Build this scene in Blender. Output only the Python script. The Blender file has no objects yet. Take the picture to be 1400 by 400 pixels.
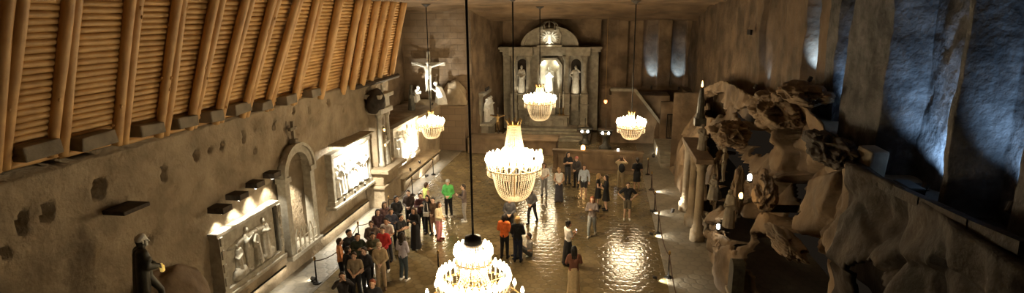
import bpy, bmesh, math, random
from math import pi, sin, cos, atan, radians, sqrt, atan2
from mathutils import Vector, Matrix, noise, Euler
random.seed(7)
scn = bpy.context.scene
COL = scn.collection
# ------------------------------------------------------------------ camera
F = 760.0; PITCH = atan(180 / F); CAMZ = 9.1
RM = (Matrix.Rotation(radians(9.5), 3, 'Z') @ Matrix.Rotation(pi / 2 - PITCH, 3, 'X') @ Matrix.Rotation(radians(-.6), 3, 'Z'))
CAM = Vector((0, 0, CAMZ))
def ray(x, y): return RM @ Vector(((x - 700) / F, -(y - 200) / F, -1))
def atZ(x, y, z=0.0):
    d = ray(x, y); return CAM + d * ((z - CAMZ) / d.z)
def atX(x, y, v):
    d = ray(x, y); return CAM + d * (v / d.x)
def atY(x, y, v):
    d = ray(x, y); return CAM + d * (v / d.y)
cd = bpy.data.cameras.new('camera'); cam = bpy.data.objects.new('camera', cd); COL.objects.link(cam)
cam.matrix_world = Matrix.Translation(CAM) @ RM.to_4x4()
cd.sensor_width = 36; cd.lens = F / 1400 * 36; cd.clip_start = .05; cd.clip_end = 200
scn.camera = cam
# ------------------------------------------------------------------ materials
def mat(name, col, rough=.8, metal=0, col2=None, nscale=4, bump=0, bscale=20, spec=.3, emit=0, detail=4):
    m = bpy.data.materials.new(name); m.use_nodes = True
    nt = m.node_tree; n = nt.nodes; l = nt.links
    p = n['Principled BSDF']; p.inputs['Roughness'].default_value = rough; p.inputs['Metallic'].default_value = metal
    p.inputs['Specular IOR Level'].default_value = spec
    p.inputs['Base Color'].default_value = (*col, 1)
    tc = n.new('ShaderNodeTexCoord')
    if col2:
        t = n.new('ShaderNodeTexNoise'); t.inputs['Scale'].default_value = nscale; t.inputs['Detail'].default_value = detail
        r = n.new('ShaderNodeValToRGB'); r.color_ramp.elements[0].position = .35; r.color_ramp.elements[1].position = .68
        r.color_ramp.elements[0].color = (*col, 1); r.color_ramp.elements[1].color = (*col2, 1)
        l.new(tc.outputs['Object'], t.inputs['Vector']); l.new(t.outputs['Fac'], r.inputs['Fac']); l.new(r.outputs['Color'], p.inputs['Base Color'])
    if bump:
        t = n.new('ShaderNodeTexNoise'); t.inputs['Scale'].default_value = bscale; t.inputs['Detail'].default_value = 5
        b = n.new('ShaderNodeBump'); b.inputs['Strength'].default_value = bump; b.inputs['Distance'].default_value = .05
        l.new(tc.outputs['Object'], t.inputs['Vector']); l.new(t.outputs['Fac'], b.inputs['Height']); l.new(b.outputs['Normal'], p.inputs['Normal'])
    if emit:
        p.inputs['Emission Color'].default_value = (*col, 1); p.inputs['Emission Strength'].default_value = emit
        m.cycles.emission_sampling = 'NONE' if emit < 20 else 'AUTO'
    return m
M = {}
M['salt'] = mat('grey_salt', (.20, .152, .096), .75, col2=(.335, .264, .175), nscale=1.3, bump=.8, bscale=8)
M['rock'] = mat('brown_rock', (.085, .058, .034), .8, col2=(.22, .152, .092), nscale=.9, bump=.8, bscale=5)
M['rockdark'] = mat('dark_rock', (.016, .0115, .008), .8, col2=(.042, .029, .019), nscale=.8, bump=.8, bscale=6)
M['gallery'] = mat('gallery_rock', (.05, .034, .02), .8, col2=(.135, .092, .056), nscale=.9, bump=.8, bscale=5)
M['nicherock'] = mat('niche_rock', (.022, .021, .021), .7, col2=(.085, .08, .078), nscale=2.2, bump=1.0, bscale=7)
M['ceil'] = mat('ceiling_rock', (.10, .066, .037), .75, col2=(.22, .148, .085), nscale=.7, bump=.5, bscale=4)
M['carved'] = mat('carved_salt', (.30, .27, .21), .6, col2=(.44, .40, .32), nscale=6, bump=.25, bscale=30)
M['altar'] = mat('altar_salt', (.20, .175, .13), .55, col2=(.32, .285, .22), nscale=3, bump=.2, bscale=20)
M['statuewhite'] = mat('white_salt', (.62, .60, .54), .5, col2=(.75, .73, .67), nscale=8, bump=.15, bscale=30)
M['statuedark'] = mat('dark_salt', (.028, .026, .02), .45, col2=(.06, .055, .04), nscale=6, bump=.15, bscale=20)
M['darkwood'] = mat('dark_wood', (.03, .022, .015), .7, col2=(.06, .04, .025), nscale=9, bump=.2)
M['iron'] = mat('black_iron', (.02, .018, .016), .45, .8)
M['brass'] = mat('aged_brass', (.45, .30, .12), .35, 1)
M['lampmetal'] = mat('grey_lamp_metal', (.05, .045, .04), .5, .3)
M['block'] = mat('grey_block', (.16, .135, .10), .85, col2=(.26, .22, .165), nscale=2, bump=.5, bscale=8)
M['rope'] = mat('dark_rope', (.06, .03, .02), .9)
M['paling'] = mat('pale_paint', (.55, .50, .40), .6)
M['lens'] = mat('lit_lens', (1, .95, .85), .3, emit=14)
M['lensblue'] = mat('lit_cold_lens', (.75, .88, 1), .3, emit=18)
M['amber'] = mat('lit_amber_glass', (1, .62, .22), .3, emit=5)
M['dimamber'] = mat('dim_amber_glass', (.9, .6, .15), .3, emit=.5)
M['red'] = mat('lit_red_glass', (1, .30, .10), .3, emit=5)
M['bulb'] = mat('lit_bulb', (1, .80, .50), .3, emit=75)
M['bulbsoft'] = mat('soft_lit_bulb', (1, .80, .50), .3, emit=30)
def wood(name, c1, c2):
    m = bpy.data.materials.new(name); m.use_nodes = True; nt = m.node_tree; n = nt.nodes; l = nt.links; p = n['Principled BSDF']
    p.inputs['Roughness'].default_value = .55
    tc = n.new('ShaderNodeTexCoord'); mp = n.new('ShaderNodeMapping'); mp.inputs['Scale'].default_value = (9, 1.6, 1.6)
    t = n.new('ShaderNodeTexNoise'); t.inputs['Scale'].default_value = 1.5; t.inputs['Detail'].default_value = 5
    r = n.new('ShaderNodeValToRGB'); r.color_ramp.elements[0].position = .3; r.color_ramp.elements[1].position = .7
    r.color_ramp.elements[0].color = (*c1, 1); r.color_ramp.elements[1].color = (*c2, 1)
    l.new(tc.outputs['Object'], mp.inputs['Vector']); l.new(mp.outputs['Vector'], t.inputs['Vector'])
    l.new(t.outputs['Fac'], r.inputs['Fac']); l.new(r.outputs['Color'], p.inputs['Base Color'])
    return m
M['log'] = wood('yellow_pine_log', (.42, .235, .085), (.66, .41, .17))
M['pole'] = wood('pine_pole', (.42, .24, .085), (.66, .41, .165))
# crystal: bright clear drops, part see-through
def crystal():
    m = bpy.data.materials.new('cut_crystal'); m.use_nodes = True; nt = m.node_tree; n = nt.nodes; l = nt.links
    out = n['Material Output']; p = n['Principled BSDF']; p.inputs['Base Color'].default_value = (.92, .86, .72, 1); p.inputs['Roughness'].default_value = .25
    tr = n.new('ShaderNodeBsdfTranslucent'); tr.inputs['Color'].default_value = (.95, .88, .74, 1)
    mx = n.new('ShaderNodeMixShader'); mx.inputs[0].default_value = .5
    l.new(p.outputs[0], mx.inputs[1]); l.new(tr.outputs[0], mx.inputs[2]); l.new(mx.outputs[0], out.inputs['Surface'])
    return m
M['crystal'] = crystal()
# salt floor cut into hexagonal tiles
def hexfloor(name, c1, c2, size, rough, bumps, lines):
    m = bpy.data.materials.new(name); m.use_nodes = True; nt = m.node_tree; n = nt.nodes; l = nt.links; p = n['Principled BSDF']
    def V(op, a, b=None):
        x = n.new('ShaderNodeVectorMath'); x.operation = op
        for i, s in enumerate((a, b)):
            if s is None: continue
            if isinstance(s, tuple): x.inputs[i].default_value = s
            else: l.new(s, x.inputs[i])
        return x.outputs['Value'] if op in ('LENGTH', 'DOT_PRODUCT') else x.outputs[0]
    def A(op, a, b=None, c=None):
        x = n.new('ShaderNodeMath'); x.operation = op
        for i, s in enumerate((a, b, c)):
            if s is None: continue
            if isinstance(s, (int, float)): x.inputs[i].default_value = s
            else: l.new(s, x.inputs[i])
        return x.outputs[0]
    tc = n.new('ShaderNodeTexCoord')
    wob = n.new('ShaderNodeTexNoise'); wob.inputs['Scale'].default_value = 1.7
    l.new(tc.outputs['Object'], wob.inputs['Vector'])
    wv = V('MULTIPLY', V('SUBTRACT', wob.outputs['Color'], (.5, .5, .5)), (.12, .12, 0))
    pv = V('MULTIPLY', V('ADD', tc.outputs['Object'], wv), (1 / size, 1 / size, 0))
    s3 = 1.7320508
    S = (1, s3, 1)
    fa = V('MODULO', V('ADD', pv, (100, 100 * s3, 0)), S); a = V('MULTIPLY', V('SUBTRACT', fa, (.5, s3 / 2, 0)), (1, 1, 0))
    fb = V('MODULO', V('ADD', pv, (100.5, 100.5 * s3, 0)), S); b = V('MULTIPLY', V('SUBTRACT', fb, (.5, s3 / 2, 0)), (1, 1, 0))
    la = V('DOT_PRODUCT', a, a); lb = V('DOT_PRODUCT', b, b)
    e1 = A('MULTIPLY', A('ABSOLUTE', A('SUBTRACT', la, lb)), .5)
    isa = A('LESS_THAN', la, lb)
    sa = n.new('ShaderNodeSeparateXYZ'); l.new(a, sa.inputs[0]); sb = n.new('ShaderNodeSeparateXYZ'); l.new(b, sb.inputs[0])
    ex = A('SUBTRACT', .5, A('ABSOLUTE', A('ADD', A('MULTIPLY', sa.outputs[0], isa), A('MULTIPLY', sb.outputs[0], A('SUBTRACT', 1, isa)))))
    edge = A('MINIMUM', e1, ex)
    er = A('MINIMUM', A('DIVIDE', edge, .14), 1)
    # a tilt of its own for every tile
    near = n.new('ShaderNodeMix'); near.data_type = 'VECTOR'; l.new(isa, near.inputs[0]); l.new(b, near.inputs[4]); l.new(a, near.inputs[5])
    cell = V('SUBTRACT', pv, near.outputs[1])
    wn = n.new('ShaderNodeTexWhiteNoise'); wn.noise_dimensions = '2D'
    rc = n.new('ShaderNodeVectorMath'); rc.operation = 'SNAP'; l.new(V('ADD', cell, (.02, .02, 0)), rc.inputs[0]); rc.inputs[1].default_value = (.25, .25, .25)
    l.new(rc.outputs[0], wn.inputs['Vector'])
    tilt = V('DOT_PRODUCT', near.outputs[1], V('SUBTRACT', wn.outputs['Color'], (.5, .5, .5)))
    ns = n.new('ShaderNodeTexNoise'); ns.inputs['Scale'].default_value = 9; ns.inputs['Detail'].default_value = 4; l.new(tc.outputs['Object'], ns.inputs['Vector'])
    h = A('ADD', A('MULTIPLY', er, .55), A('ADD', A('MULTIPLY', ns.outputs['Fac'], .9), A('MULTIPLY', tilt, .5)))
    bp = n.new('ShaderNodeBump'); bp.inputs['Strength'].default_value = bumps; bp.inputs['Distance'].default_value = .03
    l.new(h, bp.inputs['Height']); l.new(bp.outputs[0], p.inputs['Normal'])
    n2 = n.new('ShaderNodeTexNoise'); n2.inputs['Scale'].default_value = .8; n2.inputs['Detail'].default_value = 5; l.new(tc.outputs['Object'], n2.inputs['Vector'])
    r = n.new('ShaderNodeValToRGB'); r.color_ramp.elements[0].position = .3; r.color_ramp.elements[1].position = .7
    r.color_ramp.elements[0].color = (*c1, 1); r.color_ramp.elements[1].color = (*c2, 1)
    l.new(A('ADD', A('MULTIPLY', n2.outputs['Fac'], .8), A('MULTIPLY', wn.outputs['Value'], .2)), r.inputs['Fac'])
    mx = n.new('ShaderNodeMix'); mx.data_type = 'RGBA'; mx.blend_type = 'MULTIPLY'; mx.inputs[0].default_value = 1
    l.new(r.outputs[0], mx.inputs[6]); l.new(A('ADD', A('MULTIPLY', er, lines), 1 - lines), mx.inputs[7])
    l.new(mx.outputs[2], p.inputs['Base Color'])
    p.inputs['Roughness'].default_value = rough; p.inputs['Specular IOR Level'].default_value = .8
    return m
M['floor'] = hexfloor('hexagonal_salt_tiles', (.11, .083, .040), (.21, .16, .082), .36, .15, .2, .25)
M['path'] = hexfloor('pale_salt_tiles', (.135, .113, .08), (.22, .19, .14), .42, .5, .3, .25)
# brick-like cut blocks on the wall of the calvary
def blockwall():
    m = bpy.data.materials.new('cut_salt_blocks'); m.use_nodes = True; nt = m.node_tree; n = nt.nodes; l = nt.links; p = n['Principled BSDF']
    tc = n.new('ShaderNodeTexCoord'); mp = n.new('ShaderNodeMapping'); mp.inputs['Rotation'].default_value = (pi / 2, 0, 0)
    sx = n.new('ShaderNodeSeparateXYZ'); cx = n.new('ShaderNodeCombineXYZ')
    l.new(tc.outputs['Object'], sx.inputs[0]); l.new(sx.outputs[0], cx.inputs[0]); l.new(sx.outputs[2], cx.inputs[1])
    t = n.new('ShaderNodeTexBrick'); t.inputs['Scale'].default_value = 1; t.inputs['Brick Width'].default_value = .95; t.inputs['Row Height'].default_value = .42
    t.inputs['Mortar Size'].default_value = .02
    t.inputs['Color1'].default_value = (.15, .103, .06, 1); t.inputs['Color2'].default_value = (.185, .127, .075, 1); t.inputs['Mortar'].default_value = (.125, .086, .05, 1)
    l.new(cx.outputs[0], t.inputs['Vector']); l.new(t.outputs['Color'], p.inputs['Base Color'])
    ns = n.new('ShaderNodeTexNoise'); ns.inputs['Scale'].default_value = 5; ns.inputs['Detail'].default_value = 5; l.new(tc.outputs['Object'], ns.inputs['Vector'])
    ad = n.new('ShaderNodeMath'); ad.operation = 'SUBTRACT'; l.new(ns.outputs['Fac'], ad.inputs[0]); l.new(t.outputs['Fac'], ad.inputs[1])
    b = n.new('ShaderNodeBump'); b.inputs['Strength'].default_value = .5; b.inputs['Distance'].default_value = .05
    l.new(ad.outputs[0], b.inputs['Height']); l.new(b.outputs[0], p.inputs['Normal']); p.inputs['Roughness'].default_value = .75
    return m
M['blocks'] = blockwall()
_cl = {}
def cloth(c, rough=.85):
    k = tuple(round(v, 3) for v in c)
    if k not in _cl:
        _cl[k] = mat('fabric', c, rough, col2=tuple(min(1, v * 1.25 + .004) for v in c), nscale=14, bump=.12, bscale=50)
    return _cl[k]
# ------------------------------------------------------------------ mesh helpers
def link(name, me, m=None, parent=None, loc=None, rot=None, smooth=False):
    o = bpy.data.objects.new(name, me); COL.objects.link(o)
    if m is not None and hasattr(me, 'materials') and len(me.materials) == 0: me.materials.append(m)
    if parent: o.parent = parent
    if loc is not None: o.location = loc
    if rot is not None: o.rotation_euler = rot
    if smooth:
        for p in me.polygons: p.use_smooth = True
    return o
def empty(name, loc=(0, 0, 0), rz=0):
    o = bpy.data.objects.new(name, None); COL.objects.link(o); o.location = loc; o.rotation_euler = (0, 0, rz); o.empty_display_size = .2
    return o
def tag(o, label, cat, group=None):
    o['label'] = label; o['category'] = cat
    if group: o['group'] = group
    return o
def struct(o, label=None):
    o['kind'] = 'structure'
    if label: o['label'] = label; o['category'] = label.split()[-1]
    return o
def tomesh(bm, name='mesh', smooth=False):
    bmesh.ops.recalc_face_normals(bm, faces=bm.faces)
    me = bpy.data.meshes.new(name); bm.to_mesh(me); bm.free()
    if smooth:
        for p in me.polygons: p.use_smooth = True
    return me
def obj(name, bm, m, parent=None, loc=None, rot=None, smooth=False):
    return link(name, tomesh(bm, name, smooth), m, parent, loc, rot)
def NB(): return bmesh.new()
def box(bm, c, s, rz=0, rx=0, ry=0, bev=0):
    mtx = Matrix.Translation(c) @ Euler((rx, ry, rz)).to_matrix().to_4x4() @ Matrix.Diagonal((*s, 1))
    r = bmesh.ops.create_cube(bm, size=1, matrix=mtx)
    if bev:
        es = list({e for v in r['verts'] for e in v.link_edges})
        bmesh.ops.bevel(bm, geom=es, offset=bev, segments=2, affect='EDGES', profile=.5)
    return bm
def bx(x0, x1, y0, y1, z0, z1, bm=None, bev=0):
    bm = bm or NB()
    return box(bm, ((x0 + x1) / 2, (y0 + y1) / 2, (z0 + z1) / 2), (abs(x1 - x0), abs(y1 - y0), abs(z1 - z0)), bev=bev)
def frame_of(d):
    d = d.normalized(); u = Vector((0, 0, 1)) if abs(d.z) < .9 else Vector((1, 0, 0))
    a = d.cross(u).normalized(); return a, d.cross(a).normalized()
def rings(bm, rs, cap=True):
    """rs: list of lists of points, same count; skins them"""
    vs = [[bm.verts.new(p) for p in r] for r in rs]; n = len(vs[0])
    for a, b in zip(vs, vs[1:]):
        for i in range(n): bm.faces.new((a[i], a[(i + 1) % n], b[(i + 1) % n], b[i]))
    if cap: bm.faces.new(vs[0][::-1]); bm.faces.new(vs[-1])
    return bm
def tube(bm, pts, r, seg=8, jit=0):
    pts = [Vector(p) for p in pts]; rs = []
    for i, p in enumerate(pts):
        d = (pts[min(i + 1, len(pts) - 1)] - pts[max(i - 1, 0)]); a, b = frame_of(d)
        q = (r[i] if isinstance(r, (list, tuple)) else r)
        rs.append([p + (a * cos(t) + b * sin(t)) * q * (1 + jit * (random.random() - .5)) for t in [2 * pi * k / seg for k in range(seg)]])
    return rings(bm, rs)
def capsule(bm, p0, p1, r0, r1, seg=10):
    p0 = Vector(p0); p1 = Vector(p1); d = p1 - p0; L = d.length
    if L < 1e-5: d = Vector((0, 0, 1)); p1 = p0 + d * 1e-4
    d = d.normalized(); a, b = frame_of(d); rs = []
    for t in (-80, -50, -20): rs.append((p0 + d * r0 * sin(radians(t)), r0 * cos(radians(t))))
    rs.append((p0, r0)); rs.append((p1, r1))
    for t in (20, 50, 80): rs.append((p1 + d * r1 * sin(radians(t)), r1 * cos(radians(t))))
    return rings(bm, [[c + (a * cos(2 * pi * k / seg) + b * sin(2 * pi * k / seg)) * q for k in range(seg)] for c, q in rs])
def lathe(bm, prof, c=(0, 0, 0), seg=20):
    c = Vector(c)
    return rings(bm, [[c + Vector((max(r, 1e-3) * cos(2 * pi * k / seg), max(r, 1e-3) * sin(2 * pi * k / seg), z)) for k in range(seg)] for r, z in prof])
def prism(bm, poly, axis, a, b):
    """poly: 2-D outline; axis 'y': (x,z) extruded y=a..b; axis 'x': (y,z) extruded x=a..b"""
    def P(u, v, w): return (u, w, v) if axis == 'y' else ((w, u, v) if axis == 'x' else (u, v, w))
    A = [bm.verts.new(P(u, v, a)) for u, v in poly]; B = [bm.verts.new(P(u, v, b)) for u, v in poly]
    n = len(poly); bm.faces.new(A); bm.faces.new(B[::-1])
    for i in range(n): bm.faces.new((A[i], A[(i + 1) % n], B[(i + 1) % n], B[i]))
    return bm
def remesh(bm, voxel, smooth=2, name='mesh'):
    me = tomesh(bm, 'tmp'); o = bpy.data.objects.new('tmp', me); COL.objects.link(o)
    r = o.modifiers.new('r', 'REMESH'); r.mode = 'VOXEL'; r.voxel_size = voxel; r.use_smooth_shade = True
    if smooth:
        s = o.modifiers.new('s', 'SMOOTH'); s.iterations = smooth; s.factor = .5
    dg = bpy.context.evaluated_depsgraph_get(); ev = o.evaluated_get(dg)
    res = bpy.data.meshes.new_from_object(ev, depsgraph=dg); res.name = name; res.materials.clear()
    bpy.data.objects.remove(o); bpy.data.meshes.remove(me)
    for p in res.polygons: p.use_smooth = True
    return res
def fr(p, oct=4): return noise.fractal(p, 1.0, 2.0, oct)
def grid(name, us, vs, fn, m, smooth=True, skip=None):
    bm = NB(); V = [[bm.verts.new(fn(u, v)) for v in vs] for u in us]
    for i in range(len(us) - 1):
        for j in range(len(vs) - 1):
            if skip and skip(V[i][j].co): continue
            bm.faces.new((V[i][j], V[i + 1][j], V[i + 1][j + 1], V[i][j + 1]))
    if skip:   # rims of the openings run back into the rock
        ni, nj = len(us) - 1, len(vs) - 1; own = {}
        for i in range(len(us)):
            for j in range(len(vs)): own[V[i][j]] = (i, j)
        es = [e for e in bm.edges if e.is_boundary and not all(own[v][0] in (0, ni) for v in e.verts) and not all(own[v][1] in (0, nj) for v in e.verts)]
        for k in range(2):
            r = bmesh.ops.extrude_edge_only(bm, edges=es); vv = [g for g in r['geom'] if isinstance(g, bmesh.types.BMVert)]
            for v in vv: v.co += Vector((.07, .0, 0)) + Vector((0, noise.noise(v.co * 2), noise.noise(v.co * 2 + Vector((5, 5, 5))))) * .03
            es = [g for g in r['geom'] if isinstance(g, bmesh.types.BMEdge)]
        for v in [v for v in bm.verts if not v.link_faces]: bm.verts.remove(v)
    me = bpy.data.meshes.new(name); bm.to_mesh(me); bm.free()
    for p in me.polygons: p.use_smooth = smooth
    return link(name, me, m)
def to_px(p):
    v = RM.transposed() @ (Vector(p) - CAM); return 700 - F * v.x / v.z, 200 + F * v.y / v.z
def in_poly(x, y, poly):
    c = False; n = len(poly)
    for i in range(n):
        (x0, y0), (x1, y1) = poly[i], poly[i - 1]
        if (y0 > y) != (y1 > y) and x < (x1 - x0) * (y - y0) / (y1 - y0) + x0: c = not c
    return c
def lin(a, b, step):
    n = max(1, int(round((b - a) / step))); return [a + (b - a) * i / n for i in range(n + 1)]
def sstep(a, b, x):
    t = max(0, min(1, (x - a) / (b - a))); return t * t * (3 - 2 * t)
def crag_mesh(c, s, seed):
    bm = NB(); r = bmesh.ops.create_icosphere(bm, subdivisions=6, radius=1)
    for v in r['verts']:
        d = v.co.normalized(); q = d * 1.35 + Vector((seed * 7.3, seed * 3.1, 0)); q.z *= .7
        vd, vp = noise.voronoi(q * 1.25); rc = noise.cell(vp[0] * 9.1 + Vector((.37, .41, .53)))
        vd2, vp2 = noise.voronoi(q * 3.1); rc2 = noise.cell(vp2[0] * 9.1 + Vector((.37, .41, .53)))
        k = .95 + .30 * (rc - .5) * sstep(0, .3, vd[1] - vd[0]) - .06 * (1 - sstep(0, .12, vd[1] - vd[0])) + .05 * (rc2 - .5) * sstep(0, .2, vd2[1] - vd2[0]) + .14 * fr(q * 1.6, 4)
        v.co = Vector((d.x * s[0], d.y * s[1], d.z * s[2])) * k + Vector(c)
    return bm
def boulder(bm, c, s, amp=.25, sc=1.5, sub=4, seed=0):
    r = bmesh.ops.create_icosphere(bm, subdivisions=sub, radius=1)
    for v in r['verts']:
        d = v.co.normalized(); q = d * sc + Vector((seed * 7.3, seed * 3.1, 0))
        k = 1 + amp * noise.noise(q) + amp * .5 * noise.noise(q * 2.3) + amp * .3 * abs(noise.noise(q * 5))
        # flatten into facets
        v.co = Vector((d.x * s[0], d.y * s[1], d.z * s[2])) * k + Vector(c)
    return bm
def lamp(kind, name, loc, energy, col=(1, .78, .52), size=.05, target=None, spot=60, blend=.6):
    ld = bpy.data.lights.new(name, kind); ld.energy = energy; ld.color = col; ld.shadow_soft_size = size
    o = bpy.data.objects.new(name, ld); COL.objects.link(o); o.location = loc
    if kind == 'SPOT': ld.spot_size = radians(spot); ld.spot_blend = blend
    if target is not None: o.rotation_euler = (Vector(target) - Vector(loc)).to_track_quat('-Z', 'Y').to_euler()
    return o
WARM = (1, .74, .45); NEUT = (1, .94, .78); COLD = (.36, .62, 1.0)
# ================================================================== room shell
GX0, GX1 = -9.55, 2.35
fl = NB(); box(fl, ((GX0 + GX1) / 2, 20, -.1), (GX1 - GX0, 52, .2)); o = obj('floor', fl, M['floor']); struct(o)
fl = NB(); box(fl, ((-13 + GX0) / 2, 20, -.085), (GX0 + 13, 52, .2)); struct(obj('floor_left_path', fl, M['path']))
fl = NB(); box(fl, ((8 + GX1) / 2, 20, -.085), (8 - GX1, 52, .2)); struct(obj('floor_right_path', fl, M['path']))

# ---- left wall: battered salt wall with sockets and an arched niche
holes = [(224, 238, .10, .25), (270, 213, .12, .26), (288, 206, .05, .13), (304, 200, .07, .16), (332, 187, .09, .26), (66, 290, .16, .30), (32, 307, .12, .34), (138, 258, .22, .34),
         (8, 347, .10, .2), (213, 327, .09, .10), (374, 170, .09, .25), (403, 152, .10, .14), (424, 150, .08, .14), (448, 140, .08, .16), (470, 150, .08, .14), (350, 205, .05, .1)]
HL = [(atX(x, y, -11.05), a, b) for x, y, a, b in holes]
def left_x(y, z):
    x = -11.3 + .04 * z + .10 * fr(Vector((y * .35, z * .5, 3)), 3) + .035 * fr(Vector((y * 1.6, z * 1.6, 9)), 3)
    # horizontal cutting marks and a broken upper band
    x += .04 * (1 if fr(Vector((y * .3, z * 1.1, 20)), 2) > .12 else 0)
    for p, a, b in HL:
        if abs(y - p.y - .25 * (z - p.z)) < max(.06, a * .62) and abs(z - p.z) < b * .6: x -= .9
    if 17.2 < y < 18.62 and .75 < z and (z < 3.55 or (y - 17.91) ** 2 + (z - 3.55) ** 2 < .71 ** 2): x -= 1.4
    if z > 6.2: x -= .55
    return x
us = lin(-4, 27.2, .065); vs = lin(0, 6.2, .07) + [6.21, 6.3]
grid('wall_left', us, vs, lambda u, v: (left_x(u, v), u, min(v, 6.2) if v < 6.25 else 6.22), M['salt'])
struct(bpy.data.objects['wall_left'])
# lower rear stretch behind the third relief, with the ledge of the calvary on top
def rear_x(y, z):
    return -11.15 + .03 * z + .05 * fr(Vector((y * .8, z * .8, 31)), 3)
def rear(u, v):
    if v <= 3.15: return (rear_x(u, v), u, v)
    t = v - 3.15; return (rear_x(u, 3.15) - t, u, 3.15 + .12 * fr(Vector((u, t, 5)), 3))
struct(grid('wall_left_rear', lin(26.6, 37.6, .12), lin(0, 3.15, .12) + lin(3.3, 6.2, .2), rear, M['salt']))
struct(grid('wall_left_upper', lin(26.9, 38, .25), lin(3, 10, .25), lambda u, v: (-14 + .2 * fr(Vector((u * .5, v * .5, 8)), 4), u, v), M['rock']))
# ---- calvary wall (faces the visitors), return wall and the altar wall
def calv(u, v):
    y = 37.5 + .10 * fr(Vector((u * .5, v * .5, 1)), 4) - .05 * sstep(.2, .35, fr(Vector((u * .9, v * .8, 2)), 2))
    return (u, y, v)
struct(grid('wall_back_left', lin(-14.3, -9.0, .12), lin(0, 10, .12), calv, M['blocks']))
struct(grid('wall_back_return', lin(37.4, 45, .2), lin(0, 10, .2), lambda u, v: (-9.0 + .12 * (u - 37.4) + .1 * fr(Vector((u * .6, v * .6, 12)), 4), u, v), M['rock']))
struct(grid('wall_back_middle', lin(-8.3, -.2, .2), lin(0, 10, .2), lambda u, v: (u, 44.75 + .06 * fr(Vector((u, v, 4)), 4), v), M['rock']))
struct(grid('wall_back_jamb', lin(43.4, 45, .2), lin(0, 10, .2), lambda u, v: (-.32 + .04 * fr(Vector((u * .8, v * .8, 14)), 4), u, v), M['rock']))
BP = [(-.4, .0), (.9, -.14), (1.7, .10), (2.85, .42), (3.95, -.1), (4.95, .32), (6.0, -.1), (9, 0)]
def back_right(u, v):
    off = 0
    for a, d in BP:
        if u >= a: off = d
    if v < 3.5: off = -.2
    return (u, 43.9 + off + .07 * fr(Vector((u * .9, v * .5, 6)), 4), v)
struct(grid('wall_back_right', lin(-.35, 9, .06), lin(0, 10, .12), back_right, M['rock']))

# ---- right side: rock flank below, gallery ledge, tall cut niches above
def zl(y):
    z = 5.92 + .63 * sstep(13.2, 16.5, y) - .5 * sstep(19, 22, y)
    return z - 2.5 * sstep(26, 39, y)
def right_pt(u, v):
    y = u; L = zl(y)
    if v <= 1:
        z = L * v
        fx = 4.9 - .85 * sstep(15.5, 18, y)
        x = fx + (5.45 - fx) * sstep(.15, 1.0, v)
        k = .5 if y < 22 else .25
        n = fr(Vector((y * .42, z * .55, 2.2)), 5); n2 = 1 - abs(noise.noise(Vector((y * .9, z * .6 + y * .5, 7)))) * 2
        vd, vp = noise.voronoi(Vector((y * .75 + z * .35, z * .55 - y * .25, 3.3)))
        rc = noise.cell(vp[0] * 7.7 + Vector((.3, .4, .5)))
        crack = 1 - sstep(.0, .10, vd[1] - vd[0])
        jag = (.55 * (rc - .4) - .22 * crack) * (1 if 13 < y < 22.5 else .35) * (1 - .8 * sstep(.85, 1, v))
        x += -k * .6 * n - .10 * n2 * (1 if y < 24 else .3) - jag
        # grotto of the carved figures, the black hollow and the window below it
        g = sstep(16.3, 16.8, y) * (1 - sstep(21.2, 21.8, y)) * sstep(1.9, 2.3, z + .3 * n) * (1 - sstep(4.9, 5.3, z + .4 * n))
        zt = 4.0 - (y - 13) * .5
        h = sstep(12.5, 12.7, y + .3 * n) * (1 - sstep(16.3, 16.5, y)) * (1 - sstep(zt - .1, zt + .1, z + .3 * n))
        w = sstep(10.1, 10.2, y) * (1 - sstep(11.2, 11.3, y)) * (1 - sstep(4.2, 4.3, z + .2 * n))
        q = sstep(24.0, 24.15, y) * (1 - sstep(25.6, 25.75, y)) * (1 - sstep(3.3, 3.4, z))
        x += .35 * g + .7 * q
        if y > 22: x = max(x, 3.95)
        return (x, y, z)
    t = v - 1
    return (5.45 + t + .1 * fr(Vector((y, t, 3)), 3), y, L - .42 * sstep(.05, .3, t) + .06 * fr(Vector((y * 1.3, t * 2, 8)), 3))
# the black clefts and hollows of the flank are holes to an added unlit void, to stay black
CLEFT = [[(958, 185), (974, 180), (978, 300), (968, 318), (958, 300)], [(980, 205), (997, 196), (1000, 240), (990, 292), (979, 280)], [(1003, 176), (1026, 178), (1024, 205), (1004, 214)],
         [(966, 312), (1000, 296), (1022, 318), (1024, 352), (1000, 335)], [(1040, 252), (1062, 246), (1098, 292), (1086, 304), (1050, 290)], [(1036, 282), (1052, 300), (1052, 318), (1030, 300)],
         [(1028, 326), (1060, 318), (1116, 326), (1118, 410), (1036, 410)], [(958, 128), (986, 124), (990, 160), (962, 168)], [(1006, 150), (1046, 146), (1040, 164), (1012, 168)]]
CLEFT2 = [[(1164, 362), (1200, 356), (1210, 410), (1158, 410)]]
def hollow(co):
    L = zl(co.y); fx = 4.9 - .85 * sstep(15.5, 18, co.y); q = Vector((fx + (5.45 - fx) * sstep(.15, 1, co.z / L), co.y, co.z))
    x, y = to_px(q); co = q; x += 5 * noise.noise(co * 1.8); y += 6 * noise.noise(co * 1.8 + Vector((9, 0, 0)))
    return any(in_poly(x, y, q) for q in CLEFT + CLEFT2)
struct(grid('wall_right_void', lin(3, 24, .5), lin(-.5, 5.2, .4), lambda u, v: (9.5 + .4 * fr(Vector((u * .5, v * .5, 77)), 3), u, v), M['rockdark']))  # added dark wall at the back of the unlit void
struct(grid('wall_right_near', lin(3, 12.7, .09), lin(0, 1, .015) + [1.04, 1.1, 1.2, 1.3, 1.6, 2.0, 2.4], right_pt, M['rockdark'], skip=hollow))
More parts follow.
